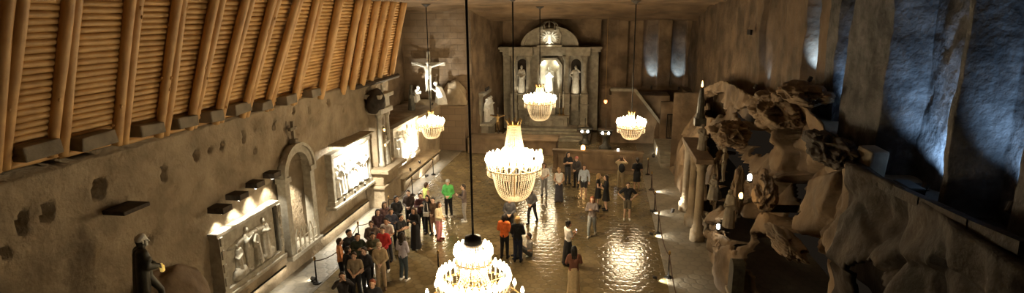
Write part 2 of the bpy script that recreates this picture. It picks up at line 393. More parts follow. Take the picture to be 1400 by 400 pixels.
struct(grid('wall_right', lin(12.7, 33.2, .08), lin(0, 1, .013) + [1.04, 1.1, 1.3, 1.6, 2.0, 2.4], right_pt, M['rock'], skip=hollow))
struct(grid('wall_right_rear', lin(33, 45, .3), lin(0, 3.6, .3) + [3.7, 4.0, 4.4, 5.0], lambda u, v: (5.6 + .02 * (u - 33) + .1 * fr(Vector((u * .6, v * .6, 41)), 4) + max(0, v - 3.6), u, min(v, 3.6) + .05 * fr(Vector((u, v, 3)), 3)), M['rock']))
struct(grid('wall_right_end', lin(4.0, 6.2, .15), lin(0, 6, .15), lambda u, v: (u, 33.1 + .08 * fr(Vector((u, v, 44)), 4), min(v, zl(33.1))), M['rock']))
edges = [(1400, 0, 320), ]
PXB = [(940, .0), (972, .05), (1006, .0), (1040, .2), (1068, .1), (1094, .75), (1119, .0), (1146, .55), (1168, -.15), (1228, .65), (1327, -.15), (1341, .65), (1425, .0)]
PB = sorted([(atX(x, 60, 6.2).y, d) for x, d in PXB], reverse=True)   # far to near: panel d runs from its own edge towards the camera
def gal_off(y):
    off = 0
    for yy, d in PB:
        if y <= yy: off = d
    return off
def gal(u, v):
    o_ = gal_off(u)
    x = 6.2 + o_ + .10 * fr(Vector((u * .8, v * .4, 17)), 4) + .05 * fr(Vector((u * 3, v * 2.2, 18)), 4) * (1 if o_ > .3 else .5)
    return (x, u, v)
struct(grid('wall_gallery', lin(2, 17.2, .06), lin(4.5, 10.2, .09), gal, M['nicherock']))
struct(grid('wall_gallery_far', lin(17.2, 30, .06), lin(4.5, 10.2, .09), gal, M['gallery']))
struct(grid('wall_gallery_rear', lin(30, 45, .2), lin(3.2, 10.2, .2), lambda u, v: (gal(30, v)[0] + .15 * fr(Vector((u * .6, v * .4, 19)), 4) * sstep(30, 32, u), u, v), M['gallery']))
# ---- ceiling: rough, dropping towards the altar
def ceil(u, v):
    z = 9.75 - .95 * sstep(35.5, 42.5, v) + .16 * fr(Vector((u * .35, v * .35, 10)), 4) - .25 * abs(u + 3) / 9 * sstep(30, 38, v)
    return (u, v, z)
struct(grid('ceiling', lin(-14.5, 9, .25), lin(-4, 45, .25), ceil, M['ceil']))
# ---- gallery kerb
kp = [atX(x, y, 5.5) for x, y in ((1400, 338), (1330, 308), (1262, 276), (1205, 250), (1188, 238))]
kb = NB()
for a, b in zip(kp, kp[1:]):
    d = b - a; c = (a + b) / 2; L = d.length
    mtx = Matrix.Translation(c) @ d.to_track_quat('Y', 'Z').to_matrix().to_4x4() @ Matrix.Diagonal((.16, L + .05, .18, 1))
    bmesh.ops.create_cube(kb, size=1, matrix=mtx)
struct(obj('trim_1', kb, M['rockdark']))
# ---- low parapet before the choir and the altar dais
pb = NB(); bx(-2.9, 2.35, 32.2, 32.55, 0, 1.12, pb, .02); bx(-2.95, 2.4, 32.14, 32.61, 1.12, 1.24, pb, .02)
for i in range(7): bx(-2.6 + i * .72, -2.2 + i * .72, 32.12, 32.22, .12, 1.0, pb, .02)
bx(-2.9, 2.35, 31.8, 32.2, 0, .16, pb)
struct(obj('wall_parapet', pb, M['rock']))
db = NB(); bx(-9, -3.0, 35.6, 37.2, 0, .95, db, .03); bx(-9.0, -2.92, 35.52, 37.28, .95, 1.05, db, .02)
struct(obj('wall_choir_bench', db, M['rock']))
sb = NB()
for i in range(4): bx(-7.6 + .35 * i, -.9 - .35 * i, 39.9 + .5 * i, 43, .0 + .16 * i, .16 * (i + 1), sb, .015)
struct(obj('floor_altar_steps', sb, M['altar']))
# ---- stair down from the gallery on the far right
sp = NB(); prism(sp, [(.55, 0), (.55, 3.75), (2.1, 3.75), (4.45, .75), (4.45, 0)], 'y', 40.0, 40.35)
struct(obj('wall_stair_side', sp, M['rock']))
sc_ = NB(); prism(sc_, [(.45, 3.75), (.45, 3.95), (2.2, 3.95), (4.6, .95), (4.6, .65), (2.1, 3.75)], 'y', 39.88, 40.5)
struct(obj('trim_2', sc_, M['altar']))
st = NB()
for i in range(14): bx(2.0 + .18 * i, 4.6, 40.36, 42.6, 3.4 - .24 * (i + 1), 3.4 - .24 * i, st)
bx(.4, 2.2, 40.36, 43.6, 3.2, 3.42, st)
struct(obj('floor_stair_steps', st, M['rock']))
st = NB()
for i in range(4): bx(3.5 + .02 * i, 5.6, 33.4 + .5 * i, 36.6, .17 * i, .17 * (i + 1), st, .01)
bx(3.5, 5.6, 36.5, 38.6, 0, .68, st)
struct(obj('floor_landing_steps', st, M['altar']))
# ================================================================== figures
ARMS = {  # elbow, wrist for the right arm (x>0); the left is mirrored. +Y is forward
 'down': ((.25, -.03, 1.15), (.27, .05, .90)),
 'phone': ((.25, .06, 1.17), (.07, .29, 1.26)),
 'camera': ((.29, .18, 1.36), (.08, .22, 1.56)),
 'front': ((.245, .0, 1.14), (.07, .21, 1.03)),
 'crossed': ((.245, .05, 1.16), (-.08, .20, 1.18)),
 'hip': ((.40, -.06, 1.19), (.21, .05, 1.03)),
 'spread': ((.45, .0, 1.50), (.70, .02, 1.60)),
 'pray': ((.24, .08, 1.18), (.03, .25, 1.36)),
}
def skeleton(arms='down', legs='stand', lean=0, arms2=None):
    pz = {'stand': .92, 'stride': .90, 'sit': .14, 'kneel': .50, 'crouch': .34}[legs]; dz = pz - .92
    def up(p):
        v = Vector(p) + Vector((0, 0, dz)); c = Vector((0, 0, pz)); return Matrix.Rotation(-lean, 3, 'X') @ (v - c) + c
    torso = []; T = torso.append
    def tp(a, b, r0, r1): T((up(a), up(b), r0, r1))
    tp((-.06, 0, .93), (.06, 0, .93), .10, .10)
    for s in (-1, 1):
        tp((s * .06, 0, .93), (s * .045, .0, 1.1), .10, .085); tp((s * .045, 0, 1.1), (s * .07, .0, 1.3), .085, .098)
        tp((s * .075, 0, 1.3), (s * .13, -.01, 1.42), .10, .068)
    tp((-.13, -.01, 1.42), (.13, -.01, 1.42), .066, .066); tp((-.05, 0, 1.2), (.05, 0, 1.2), .098, .098)
    neck = [(up((0, -.015, 1.43)), up((0, .015, 1.56)), .055, .05)]
    arm = []; hands = []
    for s, an in ((1, arms), (-1, arms2 or arms)):
        e, w = ARMS[an]; sh = up((s * .175, -.01, 1.415)); e = up((s * e[0], e[1], e[2])); w = up((s * w[0], w[1], w[2] + (.05 if an == 'crossed' and s < 0 else 0)))
        arm.append(((sh, e, .055, .044), (e, w, .044, .029)))
        d = (w - e).normalized(); side = d.cross(Vector((0, 1, 0)))
        if side.length < .2: side = Vector((1, 0, 0)) * s
        side.normalize()
        nrm = side.cross(d).normalized()
        if nrm.dot(Vector((-s, .3, 0))) < 0: nrm = -nrm
        h = [(w, w + d * .03, .028, .028)]
        for k in (-1, 0, 1): h.append((w + d * .01 + side * .012 * k, w + d * .085 + side * .024 * k, .017, .015))
        for k, (off, ln) in enumerate(((-.035, .060), (-.0125, .075), (.0125, .070), (.035, .055))):
            b = w + d * .085 + side * off; m1 = b + (d * .8 + nrm * .35).normalized() * ln * .55 + side * off * .25
            h.append((b, m1, .0105, .0098)); h.append((m1, m1 + (d * .45 + nrm * .8).normalized() * ln * .5, .0098, .009))
        ts = -side if s > 0 else side
        b = w + d * .03 + ts * .022; m1 = b + (d * .6 + ts * .7 + nrm * .25).normalized() * .045
        h.append((b, m1, .0135, .012)); h.append((m1, m1 + (d * .85 + nrm * .3).normalized() * .032, .0115, .01))
        hands.append(h)
    leg = []; foot = []
    for s in (-1, 1):
        hp = Vector((s * .085, 0, pz - .02))
        if legs == 'stand': k, a, ft = (s * .10, .025, .50), (s * .115, -.02, .085), (s * .13, .13, .035)
        elif legs == 'stride': k, a, ft = (s * .09, .06 + s * .14, .50), (s * .09, s * .26 - .04, .09), (s * .10, s * .26 + .11, .035)
        elif legs == 'sit': k, a, ft = (s * .16, .38, .46), (s * .14, .52, .085), (s * .15, .68, .035)
        elif legs == 'crouch': k, a, ft = (s * .16, .36, .50), (s * .13, .08, .085), (s * .15, .22, .035)
        else: k, a, ft = (s * .10, .10, .075), (s * .10, -.36, .06), (s * .10, -.44, .05)
        k, a, ft = Vector(k), Vector(a), Vector(ft)
        leg.append(((hp, k, .085, .056), (k, a, .056, .036)))
        foot.append(((a + Vector((0, -.035, -.045)) if legs != 'kneel' else a, ft, .036, .030)))
    hc = up((0, .03, 1.625))
    return dict(torso=torso, neck=neck, arm=arm, hands=hands, leg=leg, foot=foot, head=hc, up=up, pz=pz, lean=lean)
_cache = {}
def rot_head(hc, turn, p, tilt=0):
    return hc + Matrix.Rotation(turn, 3, 'Z') @ (Matrix.Rotation(tilt, 3, 'X') @ Vector(p))
def head_caps(hc, turn, tilt):
    R = lambda *p: rot_head(hc, turn, p, tilt); L = []
    L.append((R(0, -.02, .03), R(0, .01, .045), .088, .082)); L.append((R(0, .03, .02), R(0, .045, -.055), .068, .048))
    L.append((R(-.02, .062, -.085), R(.02, .062, -.085), .028, .028)); L.append((R(0, .098, .02), R(0, .118, -.022), .010, .016))
    for s in (-1, 1):
        L.append((R(s * .085, -.005, .012), R(s * .083, .0, -.028), .017, .012)); L.append((R(s * .018, .092, .035), R(s * .05, .078, .036), .013, .012))
        L.append((R(s * .045, .06, -.02), R(s * .04, .062, -.04), .024, .022))
    return L
def body_mesh(key, voxel=.0115):
    ck = ('body', key, voxel)
    if ck not in _cache:
        S = skeleton(*key[:4]); bm = NB()
        for c in S['torso'] + S['neck']: capsule(bm, *c)
        for a in S['arm']:
            for c in a: capsule(bm, *c)
        for h in S['hands']:
            for c in h: capsule(bm, *c, seg=8)
        for a in S['leg']:
            for c in a: capsule(bm, *c)
        for c in S['foot']: capsule(bm, *c)
        for c in head_caps(S['head'], key[4], key[5]): capsule(bm, *c, seg=10)
        _cache[ck] = remesh(bm, voxel, 1, 'person_body')
    return _cache[ck]
def infl(c, d): return (c[0], c[1], c[2] + d, c[3] + d)
def cut(c, t): return (c[0], c[0].lerp(c[1], t), c[2], c[2] + (c[3] - c[2]) * t)
def garment(key, kind):
    ck = (kind, key[:4])
    if ck in _cache: return _cache[ck]
    S = skeleton(*key[:4]); bm = NB(); vox = .017
    if kind in ('shirt', 'jacket', 'vest'):
        d = {'shirt': .014, 'jacket': .019, 'vest': .018}[kind]
        for c in S['torso']: capsule(bm, *infl(c, d))
        for a in S['arm']:
            if kind == 'shirt': capsule(bm, *infl(cut(a[0], .72), d + .008))
            if kind == 'jacket': capsule(bm, *infl(a[0], d - .006)); capsule(bm, *infl(cut(a[1], .90), d - .008))
        if kind == 'jacket':
            u = S['up']; capsule(bm, u((-.04, -.035, 1.465)), u((.04, -.035, 1.465)), .046, .046)   # folded hood / collar
    elif kind in ('trousers', 'shorts'):
        for c in S['torso'][:1]: capsule(bm, *infl(c, .019))
        for a in S['leg']:
            if kind == 'trousers': capsule(bm, *infl(a[0], .018)); capsule(bm, *infl(cut(a[1], .93), .020))
            else: capsule(bm, *infl(cut(a[0], .75), .024))
    elif kind.startswith('shoe_'):
        vox = .012
        for c in S['foot'][int(kind[-1]):int(kind[-1]) + 1]: capsule(bm, *infl(c, .012)); capsule(bm, c[0] + Vector((0, 0, .0)), c[0] + Vector((0, .01, .03)), .05, .044)
    elif kind in ('skirt', 'long_skirt', 'dress', 'long_dress'):
        pz = S['pz']; bot = {'skirt': pz - .42, 'dress': pz - .42, 'long_skirt': .05, 'long_dress': .04}[kind]
        rs = []
        for i in range(9):
            t = i / 8; z = pz + .10 + (bot - pz - .10) * t
            w = .155 + (.075 if 'long' in kind else .05) * t + .03 * sin(pi * min(1, t * 2.2)) ; dp = .125 + (.095 if 'long' in kind else .06) * t
            rs.append([(w * cos(q) * (1 + .05 * t * sin(q * 9)), dp * sin(q) * (1 + .05 * t * sin(q * 9)) , z) for q in [2 * pi * k / 28 for k in range(28)]])
        rings(bm, rs)
        if 'dress' in kind:
            for c in S['torso']: capsule(bm, *infl(c, .014))
            for a in S['arm']: capsule(bm, *infl(cut(a[0], .3), .012))
    _cache[ck] = remesh(bm, vox, 2, kind)
    return _cache[ck]
def hair_mesh(key, kind):
    ck = (kind, key)
    if ck in _cache: return _cache[ck]
    S = skeleton(*key[:4]); R = lambda *p: rot_head(S['head'], key[4], p, key[5]); bm = NB(); vox = .012
    if kind == 'cap':
        capsule(bm, R(0, -.022, .052), R(0, .008, .06), .093, .09); capsule(bm, R(-.035, .10, .055), R(.035, .10, .055), .014, .014); capsule(bm, R(-.02, .13, .05), R(.02, .13, .05), .014, .014)
        for s in (-1, 1): capsule(bm, R(s * .05, .07, .058), R(s * .03, .13, .05), .016, .014)
    else:
        capsule(bm, R(0, -.040, .040), R(0, -.012, .074), .094, .084)
        capsule(bm, R(-.03, .035, .105), R(.035, .03, .108), .036, .034)
        for s in (-1, 1): capsule(bm, R(s * .06, -.025, .05), R(s * .060, -.03, -.025), .040, .030); capsule(bm, R(s * .058, .02, .075), R(s * .068, .005, .03), .034, .018)
        capsule(bm, R(0, -.065, .02), R(0, -.062, -.075), .072, .048)
        if kind == 'long_hair':
            for s in (-1, 0, 1): capsule(bm, R(s * .055, -.06, .0), R(s * .07, -.10 - .0, -.27), .05, .035)
            for s in (-1, 1): capsule(bm, R(s * .078, .0, .02), R(s * .085, -.03, -.2), .026, .022)
        if kind == 'bun_hair': capsule(bm, R(0, -.09, .10), R(0, -.10, .12), .048, .045)
        if kind == 'bob_hair':
            for s in (-1, 1): capsule(bm, R(s * .075, -.02, .03), R(s * .082, -.02, -.10), .034, .03)
            capsule(bm, R(0, -.085, .0), R(0, -.075, -.11), .058, .05)
    _cache[ck] = remesh(bm, vox, 2, kind)
    return _cache[ck]
SK = [(.52, .33, .23), (.60, .40, .30), (.45, .27, .18)]
skinM = [mat('skin', c, .6, col2=tuple(v * 1.1 for v in c), nscale=10) for c in SK]
eyeM = mat('dark_eye', (.02, .015, .012), .3); mouthM = mat('lip', (.35, .12, .10), .5)
HAIRC = {'black': (.012, .010, .009), 'brown': (.05, .028, .015), 'dark': (.022, .015, .011), 'blond': (.38, .24, .10), 'red': (.22, .06, .025), 'grey': (.25, .24, .22)}
def small_sphere(r, n): 
    bm = NB(); bmesh.ops.create_icosphere(bm, subdivisions=1, radius=r); return tomesh(bm, n, True)
EYE = small_sphere(.011, 'eye')
mb = NB(); capsule(mb, (-.022, 0, 0), (.022, 0, 0), .006, .006, seg=8); MOUTH = tomesh(mb, 'mouth', True)
def part(name, me, m, parent, loc=None, rot=None):
    o = bpy.data.objects.new(name, me); COL.objects.link(o); o.parent = parent
    if not me.materials: me.materials.append(m)
    o.material_slots[0].link = 'OBJECT'; o.material_slots[0].material = m
    if loc is not None: o.location = loc
    if rot is not None: o.rotation_euler = rot
    return o
def person(x, y, face, label, wear, hair=('short_hair', 'dark'), arms='down', legs='stand', lean=0, turn=0, tilt=0, h=1.72, skin=0, arms2=None, group=None, z=0, bodycol=None):
    """wear: list of (garment, colour); face: heading in degrees, 0 = +Y (away from the camera)"""
    key = (arms, legs, lean, arms2, turn, tilt)
    me = body_mesh(key); s = h / 1.74
    o = bpy.data.objects.new('person', me); COL.objects.link(o)
    if not me.materials: me.materials.append(skinM[0])
    o.material_slots[0].link = 'OBJECT'; o.material_slots[0].material = skinM[skin % 3]
    o.location = (x, y, z - min(0, 0)); o.rotation_euler = (0, 0, radians(-face)); o.scale = (s, s, s)
    tag(o, label, 'person', group)
    for g, c in wear:
        if g == 'shoes':
            for q in '01': part('shoe', garment(key, 'shoe_' + q), cloth(c), o)
        else: part(g, garment(key, g), cloth(c), o)
    if hair:
        c = HAIRC.get(hair[1], hair[1]); part('cap' if hair[0] == 'cap' else 'hair', hair_mesh(key, hair[0]), cloth(c, .6), o)
    S = skeleton(*key[:4])
    for sgn in (-1, 1): part('eye', EYE, eyeM, o, rot_head(S['head'], turn, (sgn * .034, .088, .016), tilt))
    part('mouth', MOUTH, mouthM, o, rot_head(S['head'], turn, (0, .094, -.062), tilt), (tilt, 0, turn))
    return o
def statue_mesh(kind, voxel=.03, arms='down', legs='stand', robe=True, lean=0, halo=False, staff=False, child=False, arms2=None, mitre=False):
    ck = ('st', kind, voxel, arms, legs, robe, lean, halo, staff, child, arms2, mitre)
    if ck in _cache: return _cache[ck]
    S = skeleton(arms, legs, lean, arms2); bm = NB()
    for c in S['torso'] + S['neck']: capsule(bm, *infl(c, .02))
    for a in S['arm']:
        for c in a: capsule(bm, *infl(c, .018 if robe else .008))
    for h in S['hands']:
        for c in h: capsule(bm, *infl(c, .006), seg=6)
    for a in S['leg']:
        for c in a: capsule(bm, *infl(c, .01))
    for c in S['foot']: capsule(bm, *c)
    for c in head_caps(S['head'], 0, 0): capsule(bm, *infl(c, .004))
    hc = S['head']; capsule(bm, hc + Vector((0, -.045, .04)), hc + Vector((0, -.05, -.09)), .088, .06)
    if robe:
        pz = S['pz']; rs = []
        for i in range(12):
            t = i / 11; z = pz + .5 - (pz + .47) * t; w = .17 + .12 * t; d = .13 + .12 * t
            if legs == 'kneel': d = .14 + .25 * t
            yo = -.10 * t if legs == 'kneel' else 0
            rs.append([(w * cos(q) * (1 + .08 * t * sin(q * 8 + t * 2)), yo + d * sin(q) * (1 + .08 * t * sin(q * 8)), z) for q in [2 * pi * k / 32 for k in range(32)]])
        rings(bm, rs)
        for s in (-1, 1): capsule(bm, S['up']((s * .16, -.05, 1.4)), S['up']((s * .2, -.1, .9)), .06, .07)
    if staff: tube(bm, [(.3, .12, 0), (.3, .12, 1.95)], .022, 8); tube(bm, [(.3 + .07 * sin(t), .12, 2.0 - .07 * cos(t)) for t in [k * .5 for k in range(10)]], .02, 6)
    if child:
        capsule(bm, (-.1, .2, 1.15), (-.1, .2, 1.35), .07, .06); capsule(bm, (-.1, .21, 1.45), (-.1, .21, 1.47), .06, .055)
    if mitre: capsule(bm, hc + Vector((0, 0, .1)), hc + Vector((0, 0, .26)), .085, .03)
    _cache[ck] = remesh(bm, voxel, 1, 'figure')
    return _cache[ck]
# ================================================================== timber lining of the left side
POST = [((10, 222), .36, 2), ((88, 203), .33, 2), ((171, 188), .31, 2), ((227, 178), .33, 2), ((268, 168), .38, 2), ((303, 161), .42, 2), ((338, 153), .43, 2), ((371, 145), .41, 2), ((405, 137), .37, 2), ((439, 130), .32, 1),
        ((469, 124), .29, 1), ((482, 118), .28, 1), ((496, 112), .28, 1), ((508, 106), .28, 1), ((520, 102), .28, 1), ((536, 101), .25, 1)]
PT = []
for (p, k, nn) in POST:
    a = atX(*p, -10.98); PT.append((a.y, a.z, k, nn))
PT = [(7.3, 6.5, .36, 2), (6.2, 6.5, .36, 2)][::-1] + PT
ORD = ['nearest', 'second', 'third', 'fourth', 'fifth', 'sixth', 'seventh', 'eighth', 'ninth', 'tenth', 'eleventh', 'twelfth', 'thirteenth', 'fourteenth', 'fifteenth', 'farthest']
def log_mesh(L, r):
    bm = NB(); n = 14; pts = []; rr = []
    ph = random.random() * 9
    for i in range(n + 1):
        t = i / n; pts.append((.02 * sin(ph + t * 4), .02 * cos(ph * 2 + t * 3), t * L)); rr.append(r * (.92 + .05 * noise.noise(Vector((t * 6, ph, 1))) + .12 * t))
    tube(bm, pts, rr, 16)
    # knots
    for i in range(7):
        t = random.random() * L; q = random.random() * 6.28; boulder(bm, (cos(q) * r * .93, sin(q) * r * .93, t), (.03, .03, .05), sub=1)
    return tomesh(bm, 'log', True)
for i, (y, z, k, nn) in enumerate(PT):
    L = (9.95 - z) / cos(math.atan(k))
    for j in range(nn):
        r = .112 if nn == 2 else .155
        yy = y - .2 + .2 * j if nn == 2 else y
        me = log_mesh(L, r)
        me.transform(Matrix.Rotation(pi / 2, 4, 'Y') @ Matrix.Identity(4)) if False else None
        o = link('log_post', me, M['log'], loc=(-11.05, yy, z - .12), rot=(0, math.atan(k) , 0))
        q = i - 2
        if q < 0: lab = 'pine log post beyond the photo edge'
        else:
            side = '' if nn == 1 else (', nearer log' if j == 0 else ', farther log')
            lab = f'leaning pine log post, {ORD[q]} pair along the timber lining{side}' if nn == 2 else f'single leaning pine log post, {ORD[q]} along the timber lining'
        tag(o, lab, 'log', 'leaning log posts of the timber lining')
for i, ((y0, z0, k0, _), (y1, z1, k1, _)) in enumerate(zip(PT, PT[1:])):
    bm = NB(); n = 26; zt = 9.95
    zb = (z0 + z1) / 2 - .12; steps = int((zt - zb) / .128)
    for s in range(steps):
        zz = zb + s * .128
        pts = []
        for t in (0, .25, .5, .75, 1):
            k = k0 + (k1 - k0) * t; zz2 = zz + .012 * (random.random() - .5)
            pts.append((-11.18 + k * (zz2 - 6.3) + .01 * (random.random() - .5), y0 + (y1 - y0) * t, zz2))
        tube(bm, pts, .064 + .008 * random.random(), 8)
    o = obj('pole_panel', bm, M['pole'], smooth=True)
    q = i - 2
    lab = 'panel of thin pine poles beyond the photo edge' if q < 0 else f'panel of thin horizontal pine poles between the {ORD[q]} and {ORD[q + 1]} log posts'
    tag(o, lab, 'panel', 'pole panels between the log posts')
for n_, (px, py, w) in enumerate([(45, 204, .75), (124, 190, .9), (197, 175, .75), (247, 165, .7), (286, 157, .55), (323, 147, .75), (356, 143, .6), (390, 135, .65), (424, 126, .7)]):
    p = atX(px, py, -11.0); bm = NB(); box(bm, (0, 0, 0), (.5, w, .30), bev=.03)
    for v in bm.verts: v.co += Vector((noise.noise(v.co * 3 + p), noise.noise(v.co * 3 - p), noise.noise(v.co * 2 + p * 2))) * .05
    o = obj('footing_block', bm, M['block'], loc=(-10.98, p.y, p.z - .02))
    tag(o, f'grey rough block on the wall top between log posts, {ORD[n_]} from the near end', 'block', 'blocks between the log feet')
bm = NB(); tube(bm, [(-11.1, 23.4, 5.98), (-10.9, 26, 6.0), (-10.85, 28.3, 6.02)], .11, 8); o = obj('ledge_beam', bm, M['darkwood']); tag(o, 'dark beam under the last log posts above the ornate pillar', 'beam')
# ================================================================== lamp hoods and reliefs
def spotfix(name, loc, target, energy, col, spot, label, cat='lamp', size=.04, body='lampmetal', lens='lens', group=None, scale=1, blend=.7):
    e = empty(name, loc); tag(e, label, cat, group)
    d = (Vector(target) - Vector(loc)).normalized(); q = d.to_track_quat('Z', 'Y').to_matrix().to_4x4()
    bm = NB(); lathe(bm, [(.03, -.14), (.055, -.12), (.06, 0), (.065, .03), (.055, .03), (.05, .005)], seg=12); bm.transform(q @ Matrix.Scale(scale, 4)); obj('housing', bm, M[body], e)
    bm = NB(); lathe(bm, [(.0, .012), (.05, .012), (.05, .018), (.0, .018)], seg=12); bm.transform(q @ Matrix.Scale(scale, 4)); obj('lens', bm, M[lens], e)
    bm = NB(); box(bm, (0, 0, -.07 * scale), (.05 * scale, .16 * scale, .02 * scale)); obj('bracket', bm, M['iron'], e)
    ld = lamp('SPOT', name + '_light', Vector(loc) + d * .06 * scale, energy, col, size, target, spot, blend)
    ld.parent = e; ld.matrix_parent_inverse = Matrix.Translation(-Vector(loc))
    return e
for i, (px, py) in enumerate([(302, 285), (325, 267), (348, 251), (371, 238)]):
    p = atX(px, py, -10.9); e = empty('lamp_hood', (-10.85, p.y, p.z)); tag(e, f'dark wooden lamp hood above the wide relief, {["nearest", "second", "third", "farthest"][i]} of four', 'lamp', 'hoods over the wide relief')
    bm = NB(); bx(-.45, .18, -.21, .21, -.09, .09, bm, .01); obj('hood', bm, M['darkwood'], e)
    bm = NB(); lathe(bm, [(.04, -.15), (.05, -.14), (.05, -.07)], (-.02, 0, 0), seg=10); obj('lamp_body', bm, M['iron'], e)
    bm = NB(); lathe(bm, [(.0, -.158), (.042, -.156), (.042, -.15), (0, -.15)], (-.02, 0, 0), seg=10); obj('lens', bm, M['lens'], e)
    ld = lamp('SPOT', 'hood_light', (.0, 0, -.2), 230, NEUT, .03, None, 80, .9); ld.parent = e; ld.rotation_euler = (0, radians(14), 0)
p = atX(170, 284, -10.9); bm = NB(); box(bm, (0, 0, 0), (.7, .75, .10), bev=.02); o = obj('timber_bracket', bm, M['darkwood'], loc=(-10.9, p.y, p.z)); tag(o, 'short dark timber stub sticking out of the wall above the statue', 'bracket')

def figures_on(root, ys, x, z, h, mats, kinds, deep=.5):
    for i, y in enumerate(ys):
        k = kinds[i % len(kinds)]
        me = statue_mesh('r%d' % (i % 5), .032, arms=k, robe=(i % 3 != 1), staff=(i % 4 == 2))
        s = h[i % len(h)] / 1.75
        o = link('figure', me, M[mats], root, (x, y, z), (0, 0, radians(-90 + (-40, 20, 35, -15)[i % 4]))); o.scale = (s, s * deep if False else s, s)
# wide relief near the statue
e = empty('carved_relief', (-11.0, 14.95, 1.25)); tag(e, 'wide carved salt relief of a few tall figures under four lamp hoods', 'relief')
Y0, Y1 = -1.5, 1.45
bm = NB(); bx(-.3, .06, Y0, Y1, 0, 1.66, bm); obj('slab', bm, M['carved'], e)
bm = NB(); bx(-.3, .16, Y0 - .1, Y1 + .1, -.16, 0, bm, .015); bx(-.3, .22, Y0 - .15, Y1 + .15, -.28, -.16, bm, .015); obj('sill', bm, M['carved'], e)
bm = NB(); bx(-.3, .14, Y0 - .1, Y1 + .1, 1.66, 1.78, bm, .015); obj('lintel', bm, M['carved'], e)
for s, yy in ((0, Y0), (1, Y1)):
    bm = NB(); bx(-.3, .18, yy - .09, yy + .09, 0, 1.66, bm, .01)
    for q in range(4): bx(.16, .22, yy - .06, yy + .06, .15 + q * .42, .42 + q * .42, bm, .02)
    obj('pilaster', bm, M['carved'], e)
    bm = NB(); bx(.05, .09, yy + (.12 if s == 0 else -.2), yy + (.2 if s == 0 else -.12), .05, 1.6, bm); obj('dark_strip', bm, M['statuedark'], e)
figures_on(e, [-.75, -.28, .22, .62], .06, .08, [1.1, 1.45, 1.25, 1.42], 'carved', ['front', 'pray', 'hip', 'crossed'])
bm = NB(); boulder(bm, (.06, -.75, .2), (.18, .35, .25), sub=3, seed=2); boulder(bm, (.05, .7, .2), (.16, .4, .2), sub=3, seed=4); boulder(bm, (.05, .0, 1.15), (.1, 1.1, .16), sub=3, seed=5); obj('carved_ground', bm, M['carved'], e, smooth=True)
# framed bright relief
e = empty('framed_relief', (-11.0, 22.3, 1.55)); tag(e, 'framed floodlit relief crowded with small figures, beside the arched doorway', 'relief')
W, H = 1.78, 1.95
bm = NB(); bx(-.35, -.02, -W, W, 0, H, bm); obj('slab', bm, M['statuewhite'], e)
bm = NB()
for (a, b, c, d) in ((-W - .14, W + .14, -.16, .06), (-W - .14, W + .14, H - .04, H + .14)): bx(-.35, .14, a, b, c, d, bm, .02)
for (a, b) in ((-W - .12, -W + .08), (W - .08, W + .12)): bx(-.33, .12, a, b, .0, H + .0, bm, .02)
bx(-.35, .24, -W - .26, W + .26, -.26, -.14, bm, .02); obj('frame', bm, M['carved'], e)
bm = NB(); bx(-.03, .10, -1.2, 1.2, .62, .72, bm, .02); bx(-.03, .08, -1.1, 1.1, .15, .62, bm, .02); obj('carved_table', bm, M['statuewhite'], e)
for i in range(11):
    me = statue_mesh('s%d' % (i % 3), .045, arms=['front', 'pray', 'crossed'][i % 3], robe=True)
    o = link('figure', me, M['statuewhite'], e, (.0, -1.4 + .28 * i, .12 + .07 * (i % 2)), (0, 0, radians(-90 + 30 * (-1) ** i))); o.scale = (.75,) * 3
for i in range(3):
    y = 21.2 + 1.05 * i
    spotfix('relief_floodlight', (-10.87, y, 1.52), (-11.03, y, 2.9), 320, NEUT, 130, f'small floodlight under the framed relief, {["nearest", "middle", "farthest"][i]} of three', group='floodlights under the framed relief')
lamp('AREA', 'relief_wash', (-10.5, 22.3, 3.84), 750, NEUT, .3, (-11.0, 22.3, 2.6))  # unseen area light washing the relief from above, no lamp body
hb = NB(); bx(-11.3, -10.45, 20.8, 23.8, 3.87, 3.93, hb); o = obj('lamp_shelf', hb, M['carved']); tag(o, 'thin carved cornice shelf above the framed relief', 'shelf')
# far relief in the rear bay
e = empty('rear_relief', (-11.0, 29.2, 1.25)); tag(e, 'bright relief with many figures in the rear bay beyond the ornate pillar', 'relief')
bm = NB(); bx(-.3, .0, -1.9, 1.9, 0, 1.95, bm); obj('slab', bm, M['statuewhite'], e)
bm = NB(); bx(-.3, .16, -2.05, 2.05, -.16, 0, bm, .02); bx(-.3, .14, -2.05, 2.05, 1.95, 2.08, bm, .02); bx(-.28, .12, -2.03, -1.88, -.05, 2, bm, .02); bx(-.28, .12, 1.88, 2.03, -.05, 2, bm, .02); obj('frame', bm, M['carved'], e)
for i in range(9):
    me = statue_mesh('s%d' % (i % 3), .045, arms=['front', 'pray', 'crossed'][i % 3], robe=True)
    o = link('figure', me, M['statuewhite'], e, (.04, -1.55 + .38 * i, .08 + .1 * (i % 3)), (0, 0, radians(-90 + 35 * (-1) ** i))); s = .82 + .1 * (i % 2); o.scale = (s, s, s)
for i in range(2): spotfix('rear_floodlight', (-10.5, 28.4 + 1.6 * i, .86), (-11.0, 28.6 + 1.4 * i, 2.3), 800, NEUT, 110, f'small floodlight below the rear relief, {["nearer", "farther"][i]} one', group='floodlights under the rear relief')
kb_ = NB(); bx(-11.3, -10.35, 26.9, 33.5, 0, .62, kb_, .03); bx(-11.3, -10.28, 26.85, 33.55, .62, .72, kb_, .02); struct(obj('trim_3', kb_, M['salt']))
